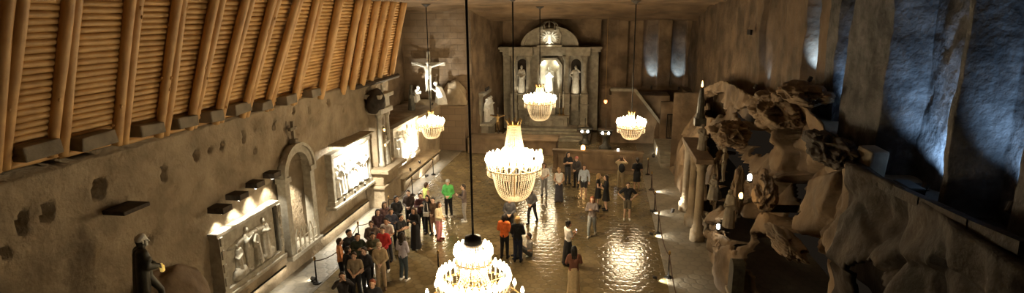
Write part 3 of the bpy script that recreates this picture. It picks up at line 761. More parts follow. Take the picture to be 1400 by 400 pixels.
# arched doorway
e = empty('arched_doorway', (-11.05, 17.91, .75)); tag(e, 'tall arched stone doorway with cross on top between the two reliefs', 'doorway')
bm = NB()
for s in (-1, 1): bx(-.1, .22, s * .71, s * 1.0, 0, 2.75, bm, .02)
obj('jamb', bm, M['carved'], e)
bm = NB()
for s in (-1, 1): bx(-.1, .30, s * .68, s * 1.08, 2.72, 2.92, bm, .02)
obj('impost', bm, M['carved'], e)
bm = NB(); A = [pi * k / 20 for k in range(21)]
prism(bm, [(cos(t) * 1.0, 2.9 + sin(t) * 1.0) for t in A] + [(cos(t) * .71, 2.9 + sin(t) * .71) for t in A[::-1]], 'x', -.1, .22)
prism(bm, [(cos(t) * 1.06, 2.9 + sin(t) * 1.06) for t in A] + [(cos(t) * .95, 2.9 + sin(t) * .95) for t in A[::-1]], 'x', .1, .3); obj('arch', bm, M['carved'], e)
bm = NB(); bx(.0, .25, -.11, .11, 3.88, 4.1, bm, .02); bx(.06, .18, -.05, .05, 4.1, 4.75, bm, .01); bx(.06, .18, -.22, .22, 4.42, 4.53, bm, .01); obj('cross', bm, M['block'], e)
bm = NB(); bx(-1.0, .3, -1.1, 1.1, -.14, .02, bm, .02); obj('sill', bm, M['carved'], e)
e = empty('picket_fence', (-10.8, 17.91, .78)); tag(e, 'low white pointed picket fence across the arched doorway', 'fence')
for i in range(5):
    y = -.6 + .3 * i; bm = NB(); A = [pi * k / 8 for k in range(9)]
    for q in (-1, 1): tube(bm, [(0, y + q * .13, 0), (0, y + q * .13, .5), (0, y + q * .09, .68), (0, y, .86)], .022, 6)
    obj('pointed_arch', bm, M['paling'], e)
bm = NB(); tube(bm, [(0, -.75, .12), (0, .75, .12)], .025, 6); tube(bm, [(0, -.75, .46), (0, .75, .46)], .02, 6); obj('rail', bm, M['paling'], e)
lamp('SPOT', 'doorway_glow', (-11.7, 17.5, 3.3), 650, (1, .92, .75), .05, (-12.2, 18.5, 1.5), 90)
# low plinth along the wall foot
pl = NB(); bx(-11.6, -11.02, 12.6, 24.0, 0, .55, pl, .03); bx(-11.6, -11.0, 12.6, 16.9, .55, .95, pl, .03); struct(obj('baseboard_left', pl, M['salt']))
# light bars tucked under the lip of the plinth
for i, (y0, y1, x, z, en) in enumerate(((13.0, 16.7, -10.99, .5, 18), (19.3, 23.9, -10.99, .5, 28), (27.2, 33.2, -10.3, .56, 32))):
    e = empty('light_bar', (x, (y0 + y1) / 2, z)); tag(e, ['thin light bar along the wall foot under the wide relief', 'thin light bar along the wall foot under the framed relief', 'thin light bar along the plinth of the rear bay'][i], 'lamp', 'light bars along the wall foot')
    bm = NB(); box(bm, (0, 0, 0), (.05, y1 - y0, .03)); obj('housing', bm, M['iron'], e)
    ld = bpy.data.lights.new('bar_light', 'AREA'); ld.shape = 'RECTANGLE'; ld.size = .04; ld.size_y = y1 - y0; ld.energy = en; ld.color = (1, .92, .74)
    lo = bpy.data.objects.new('bar_light', ld); COL.objects.link(lo); lo.parent = e; lo.location = (.045, 0, -.03); lo.rotation_euler = (0, radians(-18), 0)
# ornate pillar
e = empty('ornate_pillar', (-10.75, 25.3, 0)); tag(e, 'tall ornate carved pillar with niche between the framed and rear reliefs', 'pillar')
bm = NB(); bx(-.5, .45, -1.1, 1.1, 0, 1.0, bm, .03); bx(-.5, .52, -1.2, 1.2, 1.0, 1.12, bm, .02); bx(-.5, .4, -1.0, 1.0, 1.12, 1.75, bm, .03); obj('pedestal', bm, M['salt'], e)
bm = NB(); bx(-.5, .75, -1.2, 1.35, 1.75, 1.95, bm, .03); obj('shelf', bm, M['salt'], e)
bm = NB(); bx(-.5, .02, -.62, .62, 1.95, 5.3, bm, .02); obj('shaft', bm, M['salt'], e)
for s in (-1, 1):
    bm = NB(); lathe(bm, [(.16, 1.95), (.16, 2.1), (.11, 2.16), (.10, 4.3), (.15, 4.4), (.17, 4.55)], (.16, s * .48, 0), 14); obj('column', bm, M['carved'], e, smooth=True)
bm = NB(); prism(bm, [(cos(t) * .34, 3.6 + sin(t) * .34) for t in A] + [(cos(t) * .26, 3.6 + sin(t) * .26) for t in A[::-1]], 'x', .0, .12); bx(0, .12, -.34, -.26, 2.1, 3.6, bm); bx(0, .12, .26, .34, 2.1, 3.6, bm); obj('niche_frame', bm, M['carved'], e)
bm = NB(); bx(-.5, .4, -.75, .75, 4.55, 4.8, bm, .03); bx(-.5, .3, -.62, .62, 4.8, 5.3, bm, .03); bx(-.5, .45, -.85, .85, 5.3, 5.5, bm, .03); obj('capital', bm, M['carved'], e)
bm = NB(); boulder(bm, (.05, -.55, 5.15), (.45, .5, .55), sub=3, seed=3); obj('rough_bracket', bm, M['rockdark'], e, smooth=True)
bm = NB(); lathe(bm, [(.03, 5.5), (.1, 5.55), (.05, 5.75), (.07, 5.9), (.02, 6.0)], (.2, .0, 0), 10); obj('finial', bm, M['carved'], e)
o = link('niche_statue', statue_mesh('niche', .03, arms='pray', robe=True), M['carved'], None, (-10.58, 25.3, 1.95), (0, 0, radians(-90))); o.scale = (.85,) * 3; tag(o, 'small carved saint standing in the niche of the ornate pillar', 'statue')
for i, z in enumerate((3.0, 3.75)):
    bm = NB(); boulder(bm, (0, 0, 0), (.05, .05, .07), sub=2); o = obj('vigil_lamp', bm, M['amber'], loc=(-10.42, 24.6 + .35, z), smooth=True); tag(o, f'tiny glowing vigil lamp on the ornate pillar, {["lower", "upper"][i]} one', 'lamp', 'vigil lamps on the pillar')
# dark standing statue at the near end
bm = NB(); boulder(bm, (-10.6, 10.0, 1.1), (.8, 1.1, 1.75), .2, 1.2, 4, 6); boulder(bm, (-10.95, 11.5, 1.55), (.6, 1.2, 1.3), .25, 1.2, 4, 9); o = obj('rock_ledge', bm, M['rock'], smooth=True); tag(o, 'rough brown rock ledge against the left wall under the statue', 'rock')
p = atX(192, 322, -9.9)
o = link('standing_statue', statue_mesh('miner', .022, arms='front', robe=False, legs='stride'), M['statuedark'], None, (-9.95, p.y + .02, p.z - 1.86), (0, 0, radians(-35))); o.scale = (1.07,) * 3
tag(o, 'dark standing statue with pale head on the rock ledge by the left wall', 'statue')
S = skeleton('front', 'stride'); bm = NB(); hc = S['head']; capsule(bm, hc + Vector((0, -.035, .05)), hc + Vector((0, .0, .08)), .098, .09); [capsule(bm, *infl(c, .005)) for c in head_caps(hc, 0, 0)]; link('pale_head', remesh(bm, .012, 1), M['statuewhite'], o)
cz = NB(); capsule(cz, (-.2, .02, 1.25), (.2, .02, 1.25), .1, .1); capsule(cz, (-.12, -.04, 1.38), (-.15, -.10, .6), .11, .13); capsule(cz, (.12, -.04, 1.38), (.15, -.10, .6), .11, .13); capsule(cz, (0, -.06, 1.36), (0, -.13, .55), .12, .15); [capsule(cz, *infl(c, .03)) for a in S['arm'] for c in (a[0], cut(a[1], .85))]; link('coat', remesh(cz, .022, 2), M['statuedark'], o)
bm = NB(); lathe(bm, [(.03, 0), (.05, .02), (.05, .14), (.03, .16), (.02, .2)], seg=12); o = obj('miners_lamp', bm, M['dimamber'], loc=(-9.78, p.y + .3, p.z - .98)); o['label'] = 'small yellow lit lamp held in front of the dark statue'; o['category'] = 'lamp'
lamp('POINT', 'miners_lamp_light', (-9.66, p.y + .42, p.z - .95), .5, (1, .75, .3), .05)
# ================================================================== high altar
AX, AY = -4.23, 43.5
e = empty('high_altar', (AX, AY, .55)); tag(e, 'grand carved salt altar with columns and crest at the far end', 'altar')
zb = -.55
bm = NB(); bx(-3.75, 3.75, .35, 1.2, zb + .1, 6.0, bm); obj('back_panel', bm, M['altar'], e)
bm = NB(); bx(-3.9, 3.9, -.3, .8, 5.72, 5.92, bm, .02); bx(-3.7, 3.7, -.2, .8, 5.45, 5.72, bm, .02); bx(-4.0, 4.0, -.42, .8, 5.92, 6.12, bm, .03)
for cx in (-2.2, 2.2): bx(cx - .95, cx + .95, -.6, .3, 5.45, 6.12, bm, .03)
obj('entablature', bm, M['altar'], e)
for cx, nm in ((-2.78, 0), (-1.62, 0), (1.33, 0), (2.73, 0)):
    c = NB(); lathe(c, [(.27, 2.55), (.27, 2.65), (.22, 2.72), (.215, 2.9), (.25, 3.0), (.21, 3.06), (.19, 4.9), (.22, 4.95), (.2, 5.0), (.24, 5.15), (.32, 5.35), (.33, 5.45)], (cx, -.3, 0), 18); obj('column', c, M['altar'], e, smooth=True)
    c = NB(); bx(cx - .32, cx + .32, -.62, .3, 2.35, 2.55, c, .03); bx(cx - .28, cx + .28, -.56, .3, 1.75, 2.35, c, .02); bx(cx - .36, cx + .36, -.66, .3, 1.62, 1.76, c, .03); bx(cx - .28, cx + .28, -.56, .3, .15, 1.62, c, .02); bx(cx - .38, cx + .38, -.7, .3, zb + .1, .15, c, .03); obj('pedestal', c, M['altar'], e)
bm = NB(); A = [pi * k / 24 for k in range(25)]
prism(bm, [(cos(t) * 2.15, 6.1 + sin(t) * 1.5) for t in A], 'y', .0, .8); obj('pediment', bm, M['altar'], e)
bm = NB(); prism(bm, [(cos(t) * 2.25, 6.1 + sin(t) * 1.6) for t in A] + [(cos(t) * 2.0, 6.1 + sin(t) * 1.38) for t in A[::-1]], 'y', -.2, .1); obj('pediment_rim', bm, M['altar'], e)
# crest: crowned eagle with open wings
cr = empty('crest', (0, -.25, 6.2)); cr.parent = e; cr.scale = (1.0, 1.0, .78)
bm = NB(); bx(-.95, .95, -.35, .2, -.1, .1, bm, .03); obj('crest_base', bm, M['carved'], cr)
bm = NB(); prism(bm, [(-.8, .1), (.8, .1), (.92, 1.0), (.7, 1.55), (-.7, 1.55), (-.92, 1.0)], 'y', .02, .2); obj('crest_shield', bm, M['carved'], cr)
bm = NB(); capsule(bm, (0, -.05, .45), (0, -.05, 1.05), .17, .2); capsule(bm, (0, -.08, 1.15), (-.05, -.12, 1.35), .11, .1); capsule(bm, (-.1, -.14, 1.36), (-.2, -.14, 1.3), .05, .02); capsule(bm, (0, -.05, .4), (0, -.05, .15), .1, .14)
for s in (-1, 1):
    for q in range(6):
        a = radians(70 - q * 30); L = .5 - .04 * abs(q - 2); b = Vector((s * (.16 + .06 * q), -.06, 1.02 - .06 * q)); capsule(bm, b, b + Vector((s * cos(a) * L * .8, -.03, sin(a) * L * .8)), .07, .05)
    capsule(bm, (s * .12, -.06, .4), (s * .3, -.1, .2), .06, .05)
obj('eagle', bm, M['statuewhite'], cr, smooth=True)
bm = NB(); lathe(bm, [(.45, 1.5), (.5, 1.56), (.5, 1.68), (.44, 1.7)], (0, -.05, 0), 16)
for k in range(8): t = 2 * pi * k / 8; tube(bm, [(.46 * cos(t), -.05 + .3 * sin(t), 1.66), (.62 * cos(t), -.05 + .36 * sin(t), 2.0), (.35 * cos(t), -.05 + .2 * sin(t), 2.28), (0, -.05, 2.3)], .05, 6)
capsule(bm, (0, -.05, 2.25), (0, -.05, 2.36), .08, .05); obj('crown', bm, M['altar'], cr, smooth=True)
# central niche, octagon-headed, with a lit statue
bm = NB(); o_ = [(-.98, 2.3), (-.98, 4.75), (-.6, 5.28), (.6, 5.28), (.98, 4.75), (.98, 2.3)]; i_ = [(.78, 2.3), (.78, 4.68), (.48, 5.1), (-.48, 5.1), (-.78, 4.68), (-.78, 2.3)]
ox = .22
prism(bm, [(ox * 0 + x + .0, z) for x, z in o_ + i_], 'y', -.25, .36); obj('niche_frame', bm, M['altar'], e)
bm = NB(); prism(bm, [(-.78, 2.3), (-.78, 4.68), (-.48, 5.1), (.48, 5.1), (.78, 4.68), (.78, 2.3)], 'y', .28, .36); obj('niche_back', bm, M['altar'], e)
bm = NB(); bx(-1.05, 1.05, -.5, .35, 2.1, 2.32, bm, .03); bx(-.85, .85, -.4, .35, 1.3, 2.1, bm, .02); obj('niche_shelf', bm, M['altar'], e)
for cx in (-2.2, 2.03):
    bm = NB(); bx(cx - .34, cx + .34, -.45, .35, 2.3, 2.5, bm, .03); bx(cx - .27, cx + .27, -.38, .35, 1.2, 2.3, bm, .02); obj('statue_bracket', bm, M['altar'], e)
    bm = NB(); A2 = [pi * k / 12 for k in range(13)]; prism(bm, [(cx + cos(t) * .38, 4.75 + sin(t) * .4) for t in A2] + [(cx - .38, 2.5), (cx + .38, 2.5)], 'y', .3, .37); obj('side_niche_shade', bm, M['rockdark'], e)  # flat dark arch; the niche's shade is put into its colour
bm = NB(); bx(-1.5, 1.5, -1.1, .35, zb + .35, .75, bm, .02); bx(-1.65, 1.65, -1.2, .35, .75, .9, bm, .03)
for k in range(3): bx(-1.2 + .85 * k, -.5 + .85 * k, -1.16, -1.08, -.05, .6, bm, .02)
obj('altar_table', bm, M['altar'], e)
bm = NB(); bx(-.5, .5, -.6, .3, .9, 1.5, bm, .03); obj('tabernacle', bm, M['carved'], e)
o = link('virgin_statue', statue_mesh('virgin', .03, arms='pray', robe=True), M['statuewhite'], None, (AX, AY - .05, .55 + 2.32), (0, 0, pi)); o.scale = (1.25, 1.1, 1.3); tag(o, 'brightly lit white statue in the central niche of the altar', 'statue')
o = link('saint_statue', statue_mesh('saint', .03, arms='front', robe=True, staff=True), M['carved'], None, (AX - 2.2, AY - .1, .55 + 2.5), (0, 0, pi)); o.scale = (1.15, 1.15, 1.25); tag(o, 'stone saint in the left niche of the altar between columns', 'statue')
o = link('saint_statue', statue_mesh('saint2', .03, arms='hip', robe=True, arms2='camera'), M['carved'], None, (AX + 2.03, AY - .1, .55 + 2.5), (0, 0, pi)); o.scale = (1.15, 1.15, 1.25); tag(o, 'stone saint with raised arm in the right niche of the altar', 'statue')
lamp('SPOT', 'niche_light', (AX - .45, AY - 1.1, .55 + 2.6), 480, (1, .97, .80), .06, (AX, AY, .55 + 3.55), 76); lamp('POINT', 'niche_light', (AX + .55, AY + .1, .55 + 4.85), 26, (1, .97, .72), .05); lamp('POINT', 'niche_light', (AX - .55, AY + .1, .55 + 4.85), 26, (1, .97, .72), .05)  # unseen lights on niche, crest and saints, without fixtures
lamp('SPOT', 'crest_light', (AX, AY - 1.3, 6.5), 130, (1, .95, .75), .08, (AX, AY - .3, 7.35), 52)
for i, sx in enumerate((-2.2, 2.1)): lamp('SPOT', 'saint_light', (AX + sx, AY - 1.6, 2.2), 230, (1, .93, .74), .08, (AX + sx, AY, 4.4), 42)
for i, (cx, h) in enumerate(((.86, 1.1), (1.14, 1.25))):
    c = empty('altar_candle', (AX + cx, AY - .75, 1.45)); tag(c, f'tall white candle on the altar table, {["left", "right"][i]} of two', 'candle', 'candles on the altar')
    bm = NB(); lathe(bm, [(.14, 0), (.12, .05), (.04, .1), (.05, .5), (.1, .6)], seg=12); obj('candlestick', bm, M['brass'], c)
    bm = NB(); lathe(bm, [(.045, .6), (.045, .6 + h)], seg=10); obj('candle', bm, M['statuewhite'], c)
# ================================================================== side altar on the return wall, and the standing crucifix
e = empty('side_altar', (-8.65, 40.2, 0)); tag(e, 'small side altar with white statues against the recess wall', 'altar')
bm = NB(); bx(-.5, .9, -1.6, 1.6, 0, .2, bm, .02); bx(-.5, .4, -1.2, 1.2, .2, 1.25, bm, .03); obj('base', bm, M['altar'], e)
bm = NB(); bx(-.5, .75, -1.5, 1.5, 1.25, 1.42, bm, .02); obj('slab', bm, M['carved'], e)
bm = NB(); bx(-.5, -.1, -1.4, 1.4, 1.42, 3.4, bm, .03); bx(-.5, .15, -1.55, 1.55, 3.4, 3.65, bm, .03); obj('back', bm, M['altar'], e)
for i, y in enumerate((-.8, 0, .8)):
    o = link('small_statue', statue_mesh('s%d' % i, .045, arms=['front', 'pray', 'crossed'][i], robe=True), M['statuewhite'], None, (-8.45, 40.2 + y, 1.42), (0, 0, radians(-100))); tag(o, f'white statue on the side altar slab, {["nearest", "middle", "farthest"][i]} of three', 'statue', 'statues on the side altar')
for i in range(3):
    spotfix('picture_spot', (-8.3, 38.6 + .45 * i, 3.9), (-8.6, 39.6 + .3 * i, 1.8), 50, NEUT, 60, f'tiny spotlight high on the recess wall over the side altar, {["first", "second", "third"][i]} of three', group='spots over the side altar', scale=1.2)
e = empty('processional_cross', (-7.35, 38.05, 0)); tag(e, 'tall standing crucifix on a thin pole left of the altar', 'crucifix')
bm = NB(); lathe(bm, [(.35, 0), (.3, .1), (.1, .2), (.05, .3)], seg=14); obj('base', bm, M['statuedark'], e)
bm = NB(); tube(bm, [(0, 0, .3), (0, 0, 2.75)], .05, 8); tube(bm, [(-.55, 0, 2.2), (.55, 0, 2.2)], .045, 8); obj('cross', bm, M['darkwood'], e)
o = link('christ_figure', statue_mesh('christ', .03, arms='spread', robe=False), M['brass'], e, (0, -.09, 1.15), (0, 0, pi)); o.scale = (.66, .5, .66)
# ================================================================== calvary on the rear left ledge
e = empty('calvary_crucifix', (-11.95, 37.0, 3.15)); tag(e, 'large white lit crucifix on the rear left wall', 'crucifix')
bm = NB(); bx(-.11, .11, -.02, .16, 0, 3.55, bm, .01); bx(-1.2, 1.2, -.02, .16, 2.6, 2.83, bm, .01); obj('cross', bm, M['carved'], e)
o = link('christ_figure', statue_mesh('christ2', .03, arms='spread', robe=False), M['statuewhite'], e, (0, -.14, .85), (0, 0, pi)); o.scale = (1.4, 1.0, 1.2)
me = statue_mesh('monk', .028, arms='front', robe=True); o = link('monk_statue', me, M['statuedark'], None, (-12.2, 33.9, 3.16), (0, 0, radians(-70))); o.scale = (.95,) * 3; tag(o, 'dark standing monk statue in profile before the lit crucifix', 'statue')
bm = NB(); bx(-.17, .17, -.02, .02, 0, .24, bm, .005); o = obj('stone_book', bm, M['carved'], loc=(-11.84, 34.05, 4.1), rot=(.6, 0, radians(-70))); tag(o, 'small pale open book held by the dark monk statue', 'book')
o = link('mourner_statue', statue_mesh('mourner', .03, arms='pray', legs='kneel', robe=True, lean=.25), M['statuewhite'], None, (-11.1, 36.55, 3.14), (0, 0, radians(110))); o.scale = (1.25,) * 3; tag(o, 'pale kneeling mourner statue right of the lit crucifix', 'statue')
o = link('mourner_statue', statue_mesh('mourner', .03, arms='pray', legs='kneel', robe=True, lean=.25), M['statuewhite'], None, (-12.75, 36.55, 3.14), (0, 0, radians(-120))); o.scale = (1.0,) * 3; tag(o, 'pale kneeling mourner statue at the left foot of the crucifix', 'statue')
bm = NB(); boulder(bm, (-12.2, 36.9, 3.0), (1.9, .9, .45), .2, 1.3, 4, 11); boulder(bm, (-10.2, 37.1, 3.5), (.8, .55, 1.1), .3, 1.5, 4, 12); o = obj('calvary_mound', bm, M['salt'], smooth=True); tag(o, 'rough pale rock mound at the foot of the calvary crucifix', 'rock')
bm = NB(); bx(-14.2, -9.3, 36.2, 37.6, 0, 3.1, bm, .02); struct(obj('wall_calvary_ledge', bm, M['blocks']))
for i, (p, t, en) in enumerate((((-12.5, 35.4, 3.35), (-11.9, 37.1, 5.4), 620), ((-11.3, 35.5, 3.38), (-10.6, 37.2, 5.2), 420))):
    spotfix('calvary_floodlight', p, t, en, (1, .96, .82), 62, f'small floodlight on the ledge aimed at the crucifix, {["left", "right"][i]} one', group='floodlights of the calvary')
# ================================================================== choir fittings right of the altar
def vigil(x, y, z, m, label, r=.09, en=3, col=(1, .6, .25)):
    e = empty('arched_lantern', (x, y, z)); tag(e, label, 'lantern')
    bm = NB(); A = [pi * k / 10 for k in range(11)]
    prism(bm, [(cos(t) * r * 1.4, r * 1.6 + sin(t) * r * 1.4) for t in A] + [(-r * 1.4, 0), (r * 1.4, 0)], 'y', -.03, .08); obj('surround', bm, M['statuedark'], e)
    bm = NB(); prism(bm, [(cos(t) * r, r * 1.6 + sin(t) * r) for t in A] + [(-r, .02), (r, .02)], 'y', -.05, -.028); obj('glass', bm, M[m], e)
    l_ = lamp('POINT', 'lantern_light', (0, -.2, r * 1.5), en, col, .05); l_.parent = e
p = atY(739, 209, 35.5); vigil(p.x, 35.46, p.z, 'amber', 'small arched amber light in the front of the choir bench', .12, 4)
p = atY(797, 207, 32.3); vigil(p.x, 32.3, 1.25, 'amber', 'small arched amber lantern standing on the dark parapet', .12, 4)
p = atY(845, 208, 32.35); bm = NB(); boulder(bm, (p.x, 32.35, 1.31), (.07, .07, .08), sub=2); o = obj('candle_glass', bm, M['lens'], smooth=True); tag(o, 'small round white light on the right part of the parapet', 'lamp')
p = atY(828, 138, 41.0)
e = empty('hanging_lamp', (p.x, 41.0, p.z)); tag(e, 'red sanctuary lamp hanging right of the altar', 'lamp')
bm = NB(); lathe(bm, [(.02, -.2), (.1, -.12), (.12, .0), (.09, .1)], seg=12); obj('glass', bm, M['red'], e)
bm = NB(); tube(bm, [(0, 0, .1), (0, 0, 6.2 - .1)], .012, 6); lathe(bm, [(.13, .08), (.13, .12), (.03, .2)], seg=12); obj('chain', bm, M['brass'], e)
l_ = lamp('POINT', 'sanctuary_light', (0, -.2, 0), 6, (1, .45, .2), .08); l_.parent = e
for i, (px, py, Y_) in enumerate(((828, 180, 38.0), (800, 178, 39.4))):
    p = atY(px, py, Y_); e = empty('lectern_pedestal', (p.x, Y_, 0)); tag(e, ['dark carved pulpit pedestal with twin lamps right of the altar steps', 'dark pedestal with twin lamps under the right altar columns'][i], 'pedestal')
    bm = NB(); lathe(bm, [(.45, 0), (.42, .15), (.2, .3), (.18, p.z - .35), (.4, p.z - .2), (.45, p.z - .05), (.42, p.z + .02)], seg=16); obj('stem', bm, M['statuedark'], e, smooth=True)
    bm = NB(); bx(-.55, .55, -.3, .3, p.z + .12, p.z + .2, bm, .02); tube(bm, [(0, 0, p.z), (0, 0, p.z + .9)], .03, 6); obj('top', bm, M['statuedark'], e)
    for s in (-1, 1):
        bm = NB(); boulder(bm, (s * .2, -.42, p.z), (.09, .06, .09), sub=2); obj('lamp', bm, M['lens'], e, smooth=True)
    l_ = lamp('POINT', 'pedestal_light', (0, -.6, p.z), 8, WARM, .06); l_.parent = e
p = atY(918, 214, 38.6); e = empty('barred_gate', (p.x, 38.75, .68)); tag(e, 'dark barred iron gate at the foot of the rear stairs', 'gate')
bm = NB(); bx(-.4, .4, -.03, .03, 0, .06, bm); bx(-.4, .4, -.03, .03, 1.64, 1.7, bm); bx(-.43, -.37, -.03, .03, 0, 1.7, bm); bx(.37, .43, -.03, .03, 0, 1.7, bm); obj('gate_frame', bm, M['iron'], e)
for k in range(6): bm = NB(); tube(bm, [(-.3 + .12 * k, 0, .05), (-.3 + .12 * k, 0, 1.66)], .016, 6); obj('bar', bm, M['iron'], e)
bm = NB(); bx(3.9, 5.6, 38.9, 39.2, 0, 3.2, bm); struct(obj('wall_gate', bm, M['rock']))
spotfix('stair_floodlight', (3.3, 36.0, .15), (4.2, 39.9, 1.0), 200, (1, .92, .72), 70, 'small floodlight on the floor lighting the stair wall', scale=1.6)
# ================================================================== right flank: crags, grotto figures, portal, niche lights
def crag(name, px, py, X_, s, seed, m, label, amp=.4, sc=1.7):
    p = atX(px, py, X_); bm = crag_mesh((0, 0, 0), s, seed); o = obj(name, bm, M[m], loc=p, smooth=True); tag(o, label, 'rock', 'crags on the right flank'); return o
crag('rock_crag', 1000, 182, 4.6, (.75, 1.2, .5), 1, 'rock', 'pale jagged crag on top of the grotto by the gallery end')
crag('rock_crag', 977, 250, 4.45, (.22, .32, 1.1), 2, 'rock', 'slim upright crag between the two left clefts of the grotto')
crag('rock_crag', 1008, 262, 4.5, (.22, .36, 1.0), 12, 'rock', 'upright crag left of the white grotto lamp')
crag('rock_crag', 1062, 150, 5.2, (.8, 1.5, .55), 3, 'rock', 'broad crag at the gallery ledge below the thin lit slot')
crag('rock_crag', 1098, 128, 5.6, (.7, 1.3, .35), 4, 'rock', 'low crag beneath the second blue-lit niche')
crag('rock_crag', 1045, 262, 4.7, (.35, .7, .6), 5, 'rock', 'upright crag beside the grotto facing the hall')
crag('rock_crag', 1075, 330, 4.55, (.4, 1.3, .16), 6, 'rock', 'thin overhanging slab above the dark hollow')
crag('rock_crag', 1135, 205, 5.3, (.5, 1.3, .4), 7, 'rockdark', 'dark crag at the bend of the gallery ledge')
crag('rock_crag', 985, 330, 4.2, (.35, .7, .5), 8, 'rock', 'brown lump under the white lamp of the grotto')
p = atX(1190, 225, 5.7); bm = NB(); box(bm, (0, 0, 0), (.4, .5, .75), rz=.2, rx=.1, bev=.05); o = obj('stone_block', bm, M['block'], loc=p); tag(o, 'pale upright stone block at the start of the gallery kerb', 'block')
GF = [(968, 190, 1.3, 'pray'), (962, 235, 1.5, 'front'), (985, 250, 1.3, 'crossed'), (1000, 225, 1.2, 'hip'), (1008, 285, 1.3, 'front'), (975, 300, 1.2, 'pray')]
for i, (px, py, h, a) in enumerate(GF):
    p = atX(px, py, 4.35); me = statue_mesh('g%d' % i, .03, arms=a, robe=(i % 2 == 0), legs=('kneel' if i % 3 == 2 else 'stand'))
    o = link('grotto_figure', me, M['block'], None, (4.12, p.y, p.z - h / 2), (0, 0, radians(90 + 25 * (-1) ** i))); s = h / 1.75; o.scale = (s,) * 3
    tag(o, ['carved figure at the top left of the rock grotto', 'carved robed figure at the left edge of the grotto', 'kneeling carved figure in the middle of the grotto', 'carved figure under the hanging crag of the grotto', 'carved figure below the amber lamp in the grotto', 'crouched carved figure beside the white lamp of the grotto'][i], 'statue', 'carved grotto figures')
for i, (px, py, lens, col, en, lab) in enumerate([(1025, 243, 'lens', (1, .8, .45), 9, 'upper white lamp in the rock grotto'), (1013, 268, 'amber', (1, .62, .25), 9, 'amber lamp glowing inside the rock grotto'), (982, 310, 'lens', (1, .9, .7), 10, 'lower white lamp at the foot of the grotto')]):
    p = atX(px, py, 4.05); e = empty('grotto_lamp', p); tag(e, lab, 'lamp')
    bm = NB(); lathe(bm, [(.03, -.14), (.09, -.1), (.09, -.06)], seg=10); obj('base', bm, M['iron'], e)
    bm = NB(); boulder(bm, (0, 0, .02), (.06, .08, .1), sub=2); obj('glass', bm, M[lens], e, smooth=True)
    l_ = lamp('POINT', 'grotto_light', (-.12, -.1, .05), en, col, .05); l_.parent = e
# corner spire with a flame-like tip
p = atX(945, 165, 4.35); e = empty('corner_spire', (4.35, 26.0, 4.1)); tag(e, 'dark slim spire with glowing tip on the corner of the right flank', 'spire')
bm = NB(); bx(-.25, .25, -.25, .25, 0, .35, bm, .02); lathe(bm, [(.24, .35), (.2, .5), (.17, .6), (.15, 1.1), (.1, 1.6), (.06, 1.75)], seg=10); obj('shaft', bm, M['statuedark'], e)
bm = NB(); lathe(bm, [(.03, 1.75), (.05, 1.82), (.03, 1.95), (.005, 2.05)], seg=8); obj('tip', bm, M['amber'], e)
# portal with columns by the walkway
e = empty('carved_portal', (3.95, 24.9, 0)); tag(e, 'carved portal with round columns on the right walkway', 'portal')
for y in (-2.6, -.85, 1.0):
    bm = NB(); lathe(bm, [(.3, 0), (.3, .45), (.22, .5), (.24, .62), (.18, .68), (.165, 2.9), (.2, 2.98), (.18, 3.05), (.28, 3.3)], (-.02, y, 0), 16); obj('column', bm, M['salt'], e, smooth=True)
bm = NB(); bx(-.3, .4, -2.9, 1.3, 3.3, 3.5, bm, .03); obj('lintel', bm, M['rock'], e)
bm = NB(); A = [pi * k / 16 for k in range(17)]; prism(bm, [(.08 + cos(t) * .85, 3.0 + sin(t) * .3) for t in A] + [(.08 + cos(t) * .7, 2.95 + sin(t) * .2) for t in A[::-1]], 'x', -.1, .3); obj('arch', bm, M['carved'], e)
spotfix('portal_uplight', (3.35, 25.6, .13), (3.95, 26.3, 1.6), 260, NEUT, 90, 'floor uplight washing the wall beside the portal columns', scale=1.3)
# small blind window low on the near flank
p = atX(1003, 378, 4.05); e = empty('blind_window', (4.0, p.y, p.z)); tag(e, 'small dark arched blind window low on the right flank', 'window')
bm = NB(); A = [pi * k / 10 for k in range(11)]; prism(bm, [(cos(t) * .28, .3 + sin(t) * .28) for t in A] + [(-.28, -.5), (.28, -.5)], 'x', -.04, .3); obj('opening_shade', bm, M['statuedark'], e)  # solid slab; its dark colour stands for the shade in an opening
bm = NB(); prism(bm, [(cos(t) * .4, .3 + sin(t) * .4) for t in A] + [(-.4, -.5), (-.28, -.5)] + [(cos(t) * .28, .3 + sin(t) * .28) for t in A[::-1]] + [(.28, -.5), (.4, -.5)][::1], 'x', -.08, .1) if False else bx(-.08, .3, -.45, .45, -.62, -.5, bm, .02); obj('sill', bm, M['block'], e)
# cold floodlights in the tall niches
NL = [((890, 112), 'Y', (3.55, 43.5, 3.62), (3.75, 44.5, 5.6), 500, 'first cold floodlight right of the altar on the rear ledge'), ((930, 112), 'Y', (5.55, 43.3, 3.62), (5.6, 44.4, 5.4), 450, 'second cold floodlight right of the altar on the rear ledge')]
for (px, a_, loc, tgt, en, lab) in NL: spotfix('niche_floodlight', loc, tgt, en, COLD, 48, lab, lens='lensblue', group='cold niche floodlights', scale=1.3)
NG = [(1036, 118, .0, 40, 'floodlight in the thin slot niche above the crags', 24), (1112, 108, .5, 500, 'floodlight in the narrow blue-lit niche above the dark recess', 40), (1160, 186, .35, 520, 'floodlight in the slim blue-lit niche over the ledge bend', 36), (1274, 268, .4, 950, 'floodlight in the broad blue-lit niche over the kerb', 50), (1398, 300, .4, 480, 'floodlight in the blue-lit niche at the right photo edge', 50)]
for (px, py, dx, en, lab, sp) in NG:
    p = atX(px, py, 5.9 + dx); p.y += .25; p.z = max(p.z + (.14 if px > 1150 else 0), zl(p.y) - .42 + .2); t = Vector((6.2 + dx + .35, p.y + .45, p.z + .9))
    spotfix('niche_floodlight', p, t, en, COLD, sp + 48, lab, lens='lensblue', group='cold niche floodlights', scale=1.1)
